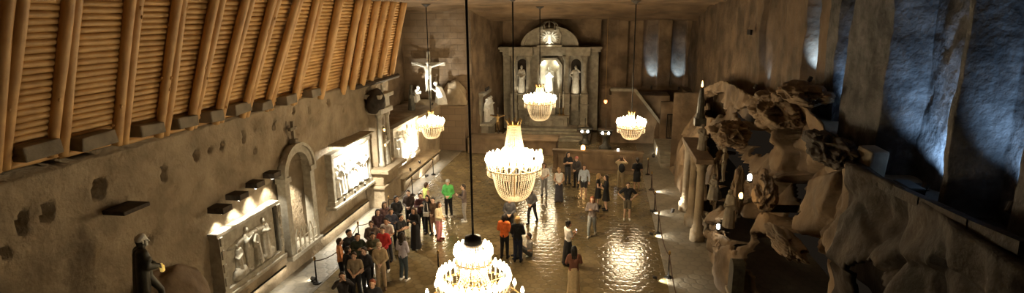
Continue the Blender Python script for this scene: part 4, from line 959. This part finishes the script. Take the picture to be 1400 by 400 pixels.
bm = NB(); box(bm, (0, 0, 0), (.3, .62, .2), bev=.03); p = atX(1242, 258, 5.75); o = obj('cable_box', bm, M['iron'], loc=p); tag(o, 'dark cable box on the ledge left of the broad niche light', 'box')
bm = NB(); box(bm, (0, 0, 0), (.1, .55, .22), bev=.02); p = atX(1025, 44, 6.05); o = obj('wall_bracket', bm, M['iron'], loc=p); tag(o, 'dark bracket high on the gallery wall above the slot niche', 'bracket')
# ================================================================== walkway barrier and floor uplights, both sides
def stanchion(x, y, label, group):
    e = empty('stanchion', (x, y, .0155)); tag(e, label, 'post', group)
    bm = NB(); lathe(bm, [(.14, 0), (.14, .03), (.05, .07), (.035, .1)], seg=14); obj('base', bm, M['iron'], e)
    bm = NB(); lathe(bm, [(.026, .08), (.022, .85), (.035, .88)], seg=12); obj('pole', bm, M['iron'], e)
    bm = NB(); lathe(bm, [(.035, .88), (.045, .92), (.04, .98), (.01, 1.02)], seg=12); obj('finial', bm, M['brass'], e)
def ropes(pts, label, grp):
    for i, (a, b) in enumerate(zip(pts, pts[1:])):
        P = []
        for k in range(9):
            t = k / 8; P.append((a[0] + (b[0] - a[0]) * t, a[1] + (b[1] - a[1]) * t, .86 - .35 * 4 * t * (1 - t)))
        bm = NB(); tube(bm, P, .018, 6); o = obj('barrier_rope', bm, M['rope'], smooth=True); tag(o, f'{label}, {ORD[i]} span', 'rope', grp)
RP = [(2.62, 31.8), (2.6, 28.9), (2.5, 25.6), (2.42, 22.8), (2.42, 18.7), (2.4, 15.2)]
LP = [(-9.75, 16.5), (-9.7, 19.9), (-9.7, 23.2), (-9.7, 26.4), (-9.75, 30.2)]
for i, (x, y) in enumerate(RP): stanchion(x, y, f'black stanchion of the right walkway barrier, {ORD[i]} from the altar end'.replace('nearest from', 'first from'), 'right barrier posts')
for i, (x, y) in enumerate(LP): stanchion(x, y, f'black stanchion of the left walkway barrier, {ORD[i]} from the near end'.replace('nearest from', 'first from'), 'left barrier posts')
ropes(RP, 'dark sagging rope of the right walkway barrier', 'right barrier ropes'); ropes(LP, 'dark sagging rope of the left walkway barrier', 'left barrier ropes')
stanchion(*atZ(600, 378).xy, 'lone short dark post on the floor left of the nearest chandelier', None)
for i, (px, py, en) in enumerate([(893, 259, 130), (892, 288, 130), (892, 319, 130), (897, 379, 130)]):
    p = atZ(px, py, .12); spotfix('floor_uplight', p, (p.x + 1.3, p.y + .1, -.15), en, NEUT, 95, f'small floor light at the right barrier, {ORD[i]} from the altar end'.replace('nearest from', 'first from'), group='right walkway lights', scale=.9)
for i, (x, y) in enumerate([(-9.95, 16.6), (-9.95, 20.2), (-9.95, 23.6), (-10.0, 29.6)]):
    spotfix('floor_uplight', (x, y, .14), (x - 1.05, y + .4, .05), 26, NEUT, 130, f'small floor light at the left barrier, {ORD[i]} from the near end'.replace('nearest from', 'first from'), group='left walkway lights', scale=1.2)
# ================================================================== chandeliers
def strand(bm, pts, r, n):
    """a string of cut drops along a polyline"""
    L = [0]
    for a, b in zip(pts, pts[1:]): L.append(L[-1] + (b - a).length)
    def at(s):
        for i in range(len(pts) - 1):
            if s <= L[i + 1] + 1e-9: return pts[i].lerp(pts[i + 1], (s - L[i]) / max(1e-9, L[i + 1] - L[i]))
        return pts[-1]
    for k in range(n):
        c = at(L[-1] * (k + .5) / n); h = L[-1] / n * .52
        v = [bm.verts.new(c + Vector(d)) for d in ((r, 0, 0), (0, r, 0), (-r, 0, 0), (0, -r, 0), (0, 0, h), (0, 0, -h))]
        for i in range(4): bm.faces.new((v[i], v[(i + 1) % 4], v[4])); bm.faces.new((v[(i + 1) % 4], v[i], v[5]))
def ringbulbs(e, R, z, n, s=1.0, BM=None):
    for k in range(n):
        t = 2 * pi * k / n; c = (R * cos(t), R * sin(t), z); o = empty('candle_lamp', c); o.parent = e; o.empty_display_size = .05; o.scale = (s, s, s)
        link('sleeve', SLEEVE, None, o); link('bulb', BM or BULB, None, o)
bm = NB(); lathe(bm, [(.035, -.02), (.02, 0), (.016, .02), (.016, .10)], seg=8); SLEEVE = tomesh(bm, 'sleeve', True); SLEEVE.materials.append(M['carved'])
bm = NB(); lathe(bm, [(.012, .10), (.034, .13), (.04, .165), (.03, .21), (.008, .26)], seg=8); BULB = tomesh(bm, 'bulb', True); BULB.materials.append(M['bulb'])
BULBS = BULB.copy(); BULBS.materials.clear(); BULBS.materials.append(M['bulbsoft'])
def chandelier(x, y, zring, R, zc, ztop, zbot, rcrown, rbase, nb, ns, label, en, rod=True, rbot=None, bs=1.0, zrod=9.7):
    """ring of bulbs at zring, flaring tower of crystal up to a crown at zc, basket of crystal down to zbot"""
    e = empty('crystal_chandelier', (x, y, 0)); tag(e, label, 'chandelier', 'crystal chandeliers of the hall')
    r_ = NB(); tube(r_, [(0, 0, zc), (0, 0, zrod)], .028, 8); obj('rod', r_, M['iron'], e)
    r_ = NB(); lathe(r_, [(.25, zrod + .02), (.25, zrod - .02), (.12, zrod - .1), (.03, zrod - .16)], seg=16); obj('ceiling_rose', r_, M['lampmetal'], e)
    c = NB(); lathe(c, [(rcrown * .5, zc - .1), (rcrown, zc - .1), (rcrown * 1.08, zc - .04), (rcrown, zc), (rcrown * .5, zc + .02)], seg=20)
    for k in range(8): t = 2 * pi * k / 8; capsule(c, (rcrown * cos(t), rcrown * sin(t), zc - .02), (rcrown * 1.25 * cos(t), rcrown * 1.25 * sin(t), zc + .12), .02, .03, 6)
    obj('crown', c, M['brass'], e, smooth=True)
    f = NB()
    for rr, zz in ((R, zring), (R * .82, zring - .05), (rbase, zring + .12)): tube(f, [(rr * cos(2 * pi * k / 40), rr * sin(2 * pi * k / 40), zz) for k in range(41)], .022, 6)
    for k in range(8): t = 2 * pi * k / 8; tube(f, [(0, 0, zring), (R * cos(t), R * sin(t), zring)], .014, 5)
    tube(f, [(0, 0, zbot + .1), (0, 0, zc)], .02, 6); obj('ring_frame', f, M['brass'], e)
    tw = NB()
    for k in range(ns):
        t = 2 * pi * k / ns; P = []
        for q in range(9):
            u = q / 8; rr = rcrown + (rbase - rcrown) * (u ** 1.9 * .75 + u * .25); P.append(Vector((rr * cos(t), rr * sin(t), zc - .08 + (zring + .1 - zc + .08) * u)))
        strand(tw, P, .017, int((zc - zring) / .06))
    for u in (.25, .5, .75):
        rr = rcrown + (rbase - rcrown) * (u ** 1.9 * .75 + u * .25); zz = zc - .08 + (zring + .1 - zc + .08) * u
        strand(tw, [Vector((rr * cos(2 * pi * k / 30), rr * sin(2 * pi * k / 30), zz)) for k in range(31)], .02, 30)
    obj('crystal_tower', tw, M['crystal'], e)['kind'] = 'stuff'
    bk = NB(); rb0 = R * .82
    for k in range(ns):
        t = 2 * pi * (k + .5) / ns; P = []
        for q in range(11):
            u = q / 10; ang = u * pi / 2; rr = (rb0 - .12 * R) * cos(ang) ** .55 + .12 * R * (1 - u * .6) if u < 1 else .05; P.append(Vector((rr * cos(t), rr * sin(t), zring - .04 - (zring - .04 - zbot) * sin(ang) ** 1.15 if u > 0 else zring - .04)))
        strand(bk, P, .015, int((zring - zbot + rb0 * .6) / .075))
    obj('crystal_basket', bk, M['crystal'], e)['kind'] = 'stuff'
    fr_ = NB()
    for k in range(int(ns * 1.3)):
        t = 2 * pi * k / int(ns * 1.3); strand(fr_, [Vector((R * cos(t), R * sin(t), zring)), Vector((R * cos(t), R * sin(t), zring - .28))], .02, 4)
    obj('crystal_fringe', fr_, M['crystal'], e)['kind'] = 'stuff'
    ringbulbs(e, R, zring, nb, bs); ringbulbs(e, R * .62, zring + .12, max(6, nb // 2), bs)
    l_ = lamp('POINT', 'chandelier_light', (0, 0, zring + .22), en, WARM, R * .55); l_.parent = e
    return e
chandelier(-3.27, 20.0, 3.50, 1.02, 5.2, 9.7, 2.22, .24, .55, 26, 44, 'largest crystal chandelier hanging over the middle of the hall', 450, bs=2.0)
chandelier(-3.98, 34.6, 3.68, .98, 4.72, 9.65, 2.55, .22, .4, 22, 36, 'crystal chandelier hanging in front of the altar', 330, bs=1.8, zrod=9.55)
chandelier(1.43, 28.7, 3.42, .70, 4.1, 9.7, 2.78, .13, .28, 18, 28, 'small crystal chandelier on the right near the stair', 230, bs=1.6)
chandelier(-9.68, 30.0, 2.98, .70, 3.72, 9.7, 2.25, .13, .3, 18, 28, 'small crystal chandelier at the left before the calvary', 230, bs=1.6)
# nearest one: stepped tiers
def tiered(x, y, label, en):
    e = empty('tiered_chandelier', (x, y, 0)); tag(e, label, 'chandelier')
    r_ = NB(); tube(r_, [(0, 0, 4.0), (0, 0, 9.7)], .028, 8); obj('rod', r_, M['iron'], e)
    r_ = NB(); lathe(r_, [(.25, 9.72), (.25, 9.68), (.12, 9.6), (.03, 9.54)], seg=16); obj('ceiling_rose', r_, M['lampmetal'], e)
    c = NB(); lathe(c, [(.05, 4.05), (.1, 4.02), (.19, 4.0), (.2, 3.9), (.23, 3.86), (.23, 3.8), (.18, 3.78)], seg=24); obj('crown', c, M['iron'], e, smooth=True)
    f = NB()
    for rr, zz in ((.42, 3.38), (.85, 2.72), (1.2, 2.25), (.26, 2.98)): tube(f, [(rr * cos(2 * pi * k / 40), rr * sin(2 * pi * k / 40), zz) for k in range(41)], .02, 6)
    for k in range(8):
        t = 2 * pi * k / 8
        for rr, zz in ((.42, 3.38), (.85, 2.72), (1.2, 2.25)): tube(f, [(.0, 0, zz - .05), (rr * cos(t), rr * sin(t), zz)], .013, 5)
    tube(f, [(0, 0, 1.2), (0, 0, 4.0)], .02, 6); obj('ring_frame', f, M['brass'], e)
    def cone(name, r0, z0, r1, z1, ns, rr=.017):
        b = NB()
        for k in range(ns):
            t = 2 * pi * k / ns; P = []
            for q in range(7):
                u = q / 6; r = r0 + (r1 - r0) * u ** 1.6; P.append(Vector((r * cos(t), r * sin(t), z0 + (z1 - z0) * u)))
            strand(b, P, rr, max(4, int(abs(z1 - z0) / .06)))
        obj(name, b, M['crystal'], e)['kind'] = 'stuff'
    cone('upper_strands', .19, 3.8, .30, 3.36, 22); cone('middle_strands', .26, 3.3, .42, 2.72, 26); cone('lower_strands', .5, 2.68, .95, 2.25, 34); cone('basket_strands', 1.0, 2.2, .2, 1.25, 40)
    cone('fringe_strands', .42, 3.36, .42, 3.14, 26, .02); cone('ring_fringe', .85, 2.7, .85, 2.46, 40, .02)
    ringbulbs(e, .42, 3.38, 18, 1.6, BULBS); ringbulbs(e, .85, 2.72, 34, 1.6, BULBS); ringbulbs(e, .3, 3.02, 10, 1.3, BULBS); ringbulbs(e, 1.2, 2.25, 16, 1.2, BULBS)
    for z, en_ in ((3.62, 40), (3.3, en * .25), (2.88, en * .5), (2.4, en * .5)):
        l_ = lamp('POINT', 'chandelier_light', (0, 0, z), en_, WARM, .12); l_.parent = e
tiered(-2.97, 12.0, 'nearest crystal chandelier with stepped tiers, cut off by the bottom edge', 100)
# ================================================================== visitors
K = (.012, .012, .014); NAVY = (.015, .02, .045); GREY = (.16, .155, .15); LGREY = (.42, .42, .43); DENIM = (.09, .12, .18); WHITE = (.72, .70, .66); BEIGE = (.45, .34, .22)
BROWN = (.10, .06, .035); ORANGE = (.75, .17, .04); RED = (.42, .03, .03); GREEN = (.10, .42, .10); LIME = (.55, .62, .18); PINK = (.62, .25, .26); KHAKI = (.30, .24, .15); LBLUE = (.45, .52, .62); OLIVE = (.09, .085, .05); LILAC = (.42, .39, .45); CREAM = (.66, .56, .38); MAROON = (.13, .03, .03)
def P(px, py, face, label, wear, hair=('short_hair', 'dark'), head=False, h=1.72, **k):
    q = atZ(px, py, h) if head else atZ(px, py, 0)
    return person(q.x, q.y, face, label, wear, hair, h=h, **k)
T = lambda top, c1, bot, c2, sh=K: [(top, c1), (bot, c2), ('shoes', sh)]
# -- right hand side and middle
P(690, 352, 10, 'person in orange jacket and dark trousers standing with back turned', T('jacket', ORANGE, 'trousers', K), ('bob_hair', 'dark'), arms='front', h=1.76)
P(708, 357, 5, 'person in long dark jacket beside the orange jacket', T('jacket', K, 'trousers', NAVY), ('short_hair', 'blond'), arms='front', h=1.78)
P(697, 322, 175, 'person in dark grey behind the orange jacket, below the largest chandelier', T('jacket', (.05, .05, .055), 'trousers', K), ('short_hair', 'dark'), arms='front')
P(724, 350, 250, 'person in pale grey top sitting on the floor beside the dark jacket', T('shirt', (.28, .27, .25), 'trousers', (.05, .05, .05)), ('short_hair', 'dark'), legs='sit', arms='front')
P(728, 304, 200, 'person in dark top and tights leaning forward on the bright tiles', T('jacket', (.06, .06, .06), 'trousers', K), ('long_hair', 'dark'), legs='stride', arms='front', lean=.3)
P(744, 267, 190, 'person in white top half hidden by the glow of the largest chandelier', T('shirt', WHITE, 'trousers', (.2, .19, .18)), ('long_hair', 'brown'), arms='front')
P(764, 275, 170, 'person in white strappy top and dark wrap with pale hair', T('vest', WHITE, 'long_skirt', (.045, .045, .055)), ('bun_hair', 'blond'), arms='front', turn=.3)
P(776, 251, 150, 'tall person in black near the parapet with arms folded', T('shirt', K, 'trousers', (.04, .04, .045)), ('long_hair', 'black'), arms='crossed', h=1.78)
P(788, 256, 210, 'person in reddish cap and dark jacket by the parapet', T('jacket', (.05, .045, .045), 'trousers', K), ('cap', (.42, .14, .12)), arms='front')
P(798, 270, 185, 'person in pale blue jacket and dark shorts with bare legs', T('jacket', LBLUE, 'shorts', (.03, .03, .035), (.3, .2, .15)), ('long_hair', 'brown'), arms='down', turn=.2)
P(817, 283, 95, 'blonde person in short black dress facing right', [('dress', K), ('shoes', K)], ('long_hair', 'blond'), arms='front', h=1.68)
P(828, 287, 260, 'dark haired person in short black dress and jacket', [('dress', K), ('jacket', K), ('shoes', K)], ('long_hair', 'dark'), arms='crossed', h=1.72)
o = P(848, 258, 10, 'person in beige raising a camera near the stair', T('shirt', KHAKI, 'trousers', KHAKI, (.1, .08, .06)), ('short_hair', 'brown'), arms='camera', h=1.78)
P(870, 260, 350, 'person in black dress with bare legs, rightmost of the visitors', [('dress', K), ('shirt', K), ('shoes', (.2, .15, .12))], ('short_hair', 'black'), arms='front', h=1.75)
P(857, 300, 180, 'person in black shirt with red lanyard, shorts and pale socks', T('shirt', K, 'shorts', (.10, .085, .06), (.6, .56, .5)), ('short_hair', 'brown'), arms='hip', h=1.76, tilt=-.1)
P(809, 322, 190, 'red haired person with grey jacket, pink scarf and pale jeans', T('jacket', (.17, .14, .13), 'trousers', (.27, .29, .30), (.6, .56, .5)), ('long_hair', 'red'), arms='phone', h=1.74, legs='stride')
P(776, 361, 60, 'person in white top and long black skirt holding a phone', [('shirt', WHITE), ('long_skirt', K), ('shoes', K)], ('bun_hair', 'black'), arms='phone', h=1.70, skin=2)
P(784, 403, 350, 'person in long beige dress and brown shawl at the bottom edge', [('long_dress', (.50, .38, .22)), ('shawl', (.2, .08, .05)) if False else ('jacket', (.17, .075, .05)), ('shoes', BROWN)], ('long_hair', 'black'), arms='crossed', h=1.72, skin=2)
# -- crowd by the left walkway: head positions
CROWD = [
 (612, 245, 175, 'person in bright green jacket and grey cap, dark trousers', T('jacket', GREEN, 'trousers', K, (.5, .48, .45)), ('cap', (.42, .42, .40)), dict(arms='front', h=1.80)),
 (634, 252, 250, 'person in grey trousers holding a phone, behind the nearest rod', T('jacket', (.10, .075, .065), 'trousers', (.22, .2, .18), WHITE), ('short_hair', 'dark'), dict(arms='phone', h=1.74)),
 (582, 250, 40, 'person in lime yellow vest at the back of the crowd', T('vest', LIME, 'trousers', K), ('short_hair', 'brown'), dict(arms='down')),
 (599, 276, 100, 'person in cream jacket and pink trousers at the right of the crowd', T('jacket', CREAM, 'trousers', PINK, MAROON), ('long_hair', 'brown'), dict(arms='front', h=1.66)),
 (592, 270, 190, 'person in brown beside the cream jacket', T('jacket', BROWN, 'shorts', (.3, .18, .12)), ('short_hair', 'dark'), dict(arms='front', h=1.66)),
 (584, 267, 185, 'person in black with a white bag across the front', T('jacket', (.03, .03, .03), 'trousers', K), ('long_hair', 'black'), dict(arms='front')),
 (574, 264, 150, 'person in dark maroon jacket behind the person with orange sleeves', T('jacket', (.07, .03, .035), 'trousers', K), ('short_hair', 'dark'), dict(arms='phone')),
 (558, 260, 170, 'person with dark hair in dark jacket with tan strap', T('jacket', (.06, .045, .04), 'trousers', K), ('short_hair', 'dark'), dict(arms='front')),
 (566, 284, 200, 'person in long black clothes with white shoes', [('jacket', K), ('long_skirt', K), ('shoes', WHITE)], ('long_hair', 'brown'), dict(arms='crossed')),
 (541, 268, 130, 'person with black hair and black jacket against the bright path', T('jacket', K, 'trousers', (.05, .045, .04)), ('bob_hair', 'black'), dict(arms='front', h=1.78)),
 (525, 276, 140, 'person with long brown hair at the back near the wall', T('shirt', (.12, .07, .07), 'trousers', K), ('long_hair', 'brown'), dict(arms='front')),
 (534, 285, 150, 'person in dark blue jumper in the middle of the crowd', T('jacket', (.04, .045, .07), 'trousers', K), ('short_hair', 'dark'), dict(arms='crossed')),
 (547, 293, 110, 'person in black facing right, arms folded', T('shirt', K, 'trousers', K), ('bun_hair', 'black'), dict(arms='crossed')),
 (516, 286, 150, 'person in dark maroon top with white scarf', T('jacket', (.08, .045, .05), 'trousers', K), ('long_hair', 'black'), dict(arms='front')),
 (528, 298, 180, 'person with white shirt deep in the crowd', T('shirt', WHITE, 'trousers', (.04, .04, .05)), ('short_hair', 'black'), dict(arms='front')),
 (523, 310, 175, 'person in bright red jacket', T('jacket', RED, 'trousers', K, WHITE), ('short_hair', 'brown'), dict(arms='front')),
 (507, 302, 160, 'person in grey brown jacket behind the red jacket', T('jacket', (.12, .09, .075), 'trousers', K), ('short_hair', 'brown'), dict(arms='front')),
 (509, 318, 150, 'person in olive jacket between the beige coat and the bearded group', T('jacket', OLIVE, 'trousers', K), ('short_hair', 'dark'), dict(arms='crossed')),
 (549, 319, 20, 'person in pale lilac hoodie and dark jeans standing apart', T('jacket', LILAC, 'trousers', (.05, .07, .085), WHITE), ('long_hair', 'dark'), dict(arms='front', h=1.76)),
 (518, 331, 165, 'person in beige coat and tan trousers with patterned scarf', T('jacket', (.36, .27, .16), 'trousers', (.34, .25, .16), BROWN), ('cap', (.45, .33, .22)), dict(arms='front')),
 (476, 314, 120, 'tall person in dark coat at the left of the crowd', T('jacket', K, 'trousers', K), ('short_hair', 'black'), dict(arms='crossed', h=1.84)),
 (488, 319, 140, 'person in dark green jacket next to the tall dark coat', T('jacket', (.035, .045, .03), 'trousers', K), ('short_hair', 'dark'), dict(arms='phone', h=1.76)),
 (463, 326, 60, 'person in orange peach jacket, leftmost of the crowd', T('jacket', (.72, .33, .15), 'trousers', K), ('short_hair', 'brown'), dict(arms='front', h=1.70)),
 (474, 338, 40, 'person in black behind the peach jacket, seen from the back', T('jacket', K, 'trousers', K), ('short_hair', 'dark'), dict(arms='down', h=1.70)),
 (484, 345, 170, 'person in khaki top with white striped trousers', T('shirt', (.22, .17, .11), 'trousers', K, WHITE), ('short_hair', 'brown'), dict(arms='front', h=1.66)),
 (498, 338, 190, 'person in black jacket with pale stripe beside the beige coat', T('jacket', (.02, .02, .025), 'trousers', K, WHITE), ('short_hair', 'dark'), dict(arms='front', h=1.72)),
 (467, 372, 150, 'person in black patterned jacket lifting a camera at the front', T('jacket', (.035, .03, .03), 'trousers', K), ('short_hair', 'dark'), dict(arms='camera', h=1.68)),
 (509, 382, 170, 'person in dark suit at the bottom edge of the crowd', T('jacket', (.02, .02, .022), 'trousers', K), ('short_hair', 'red'), dict(arms='down', h=1.74)),
]
for n_, (px, py, fc, lab, wear, hair, k) in enumerate(CROWD):
    P(px, py, fc, lab, wear, hair, head=True, skin=n_, **k)
def bag(name, px, py, z, s, c, label, cat='bag', rz=0):
    q = atZ(px, py, z); bm = NB(); box(bm, (0, 0, 0), s, bev=min(s) * .3)
    e = empty(name, q, rz); tag(e, label, cat); obj('bag_body', bm, cloth(c), e)
    bm = NB(); box(bm, (0, -s[1] * .55, -s[2] * .12), (s[0] * .75, s[1] * .35, s[2] * .5), bev=min(s) * .12); obj('pocket', bm, cloth(c), e)
    bm = NB(); tube(bm, [(-s[0] * .2, 0, s[2] * .45), (-s[0] * .12, 0, s[2] * .6), (s[0] * .12, 0, s[2] * .6), (s[0] * .2, 0, s[2] * .45)], .012, 6); obj('handle', bm, cloth(c), e)
q = atZ(848, 258, 0)
e = empty('backpack', (q.x + .03, q.y - .24, 1.22), radians(-10)); tag(e, 'black backpack on the back of the person raising a camera', 'backpack')
bm = NB(); boulder(bm, (0, 0, 0), (.17, .11, .25), .05, 1, 3); obj('bag_body', bm, cloth(K), e, smooth=True)
bm = NB(); boulder(bm, (0, -.08, -.07), (.13, .06, .13), .05, 1, 3); obj('pocket', bm, cloth(K), e, smooth=True)
q = atZ(584, 267, 1.72); e = empty('shoulder_bag', (q.x + .0, q.y - .27, .98)); tag(e, 'white bag worn in front by a person in black', 'bag'); bm = NB(); box(bm, (0, 0, 0), (.24, .08, .18), bev=.02); obj('bag_body', bm, cloth(WHITE), e)
bm = NB(); tube(bm, [(-.1, 0, .08), (-.06, .02, .5), (.06, .02, .5), (.1, 0, .08)], .01, 6); obj('strap', bm, cloth(WHITE), e)
def phone(person_px, face, label, h):
    q = atZ(*person_px, 0); s = h / 1.74; a = radians(face); f = Vector((sin(a), cos(a), 0))
    e = empty('phone', Vector((q.x, q.y, 1.30 * s)) + f * .36 * s, -a); tag(e, label, 'phone'); bm = NB(); bx(-.04, .04, -.006, .006, -.07, .09, bm, .004); obj('case', bm, M['iron'], e)
    bm = NB(); bx(-.036, .036, -.008, -.0062, -.06, .08, bm); obj('screen', bm, mat('phone_screen', (.8, .88, 1), .2, emit=2.5), e)
phone((776, 361), 60, 'phone held by the person in long black skirt', 1.70)
# ================================================================== world, view
w = bpy.data.worlds.new('world'); scn.world = w; w.use_nodes = True
w.node_tree.nodes['Background'].inputs[0].default_value = (.8, .6, .42, 1); w.node_tree.nodes['Background'].inputs[1].default_value = .012
scn.view_settings.view_transform = 'Standard'; scn.view_settings.look = 'None'; scn.view_settings.gamma = 1; scn.view_settings.use_curve_mapping = False
scn.view_settings.exposure = 0.12
scn.cycles.use_denoising = True; scn.cycles.max_bounces = 6; scn.cycles.diffuse_bounces = 4; scn.cycles.sample_clamp_indirect = 4; scn.cycles.blur_glossy = .5
bpy.context.view_layer.update()
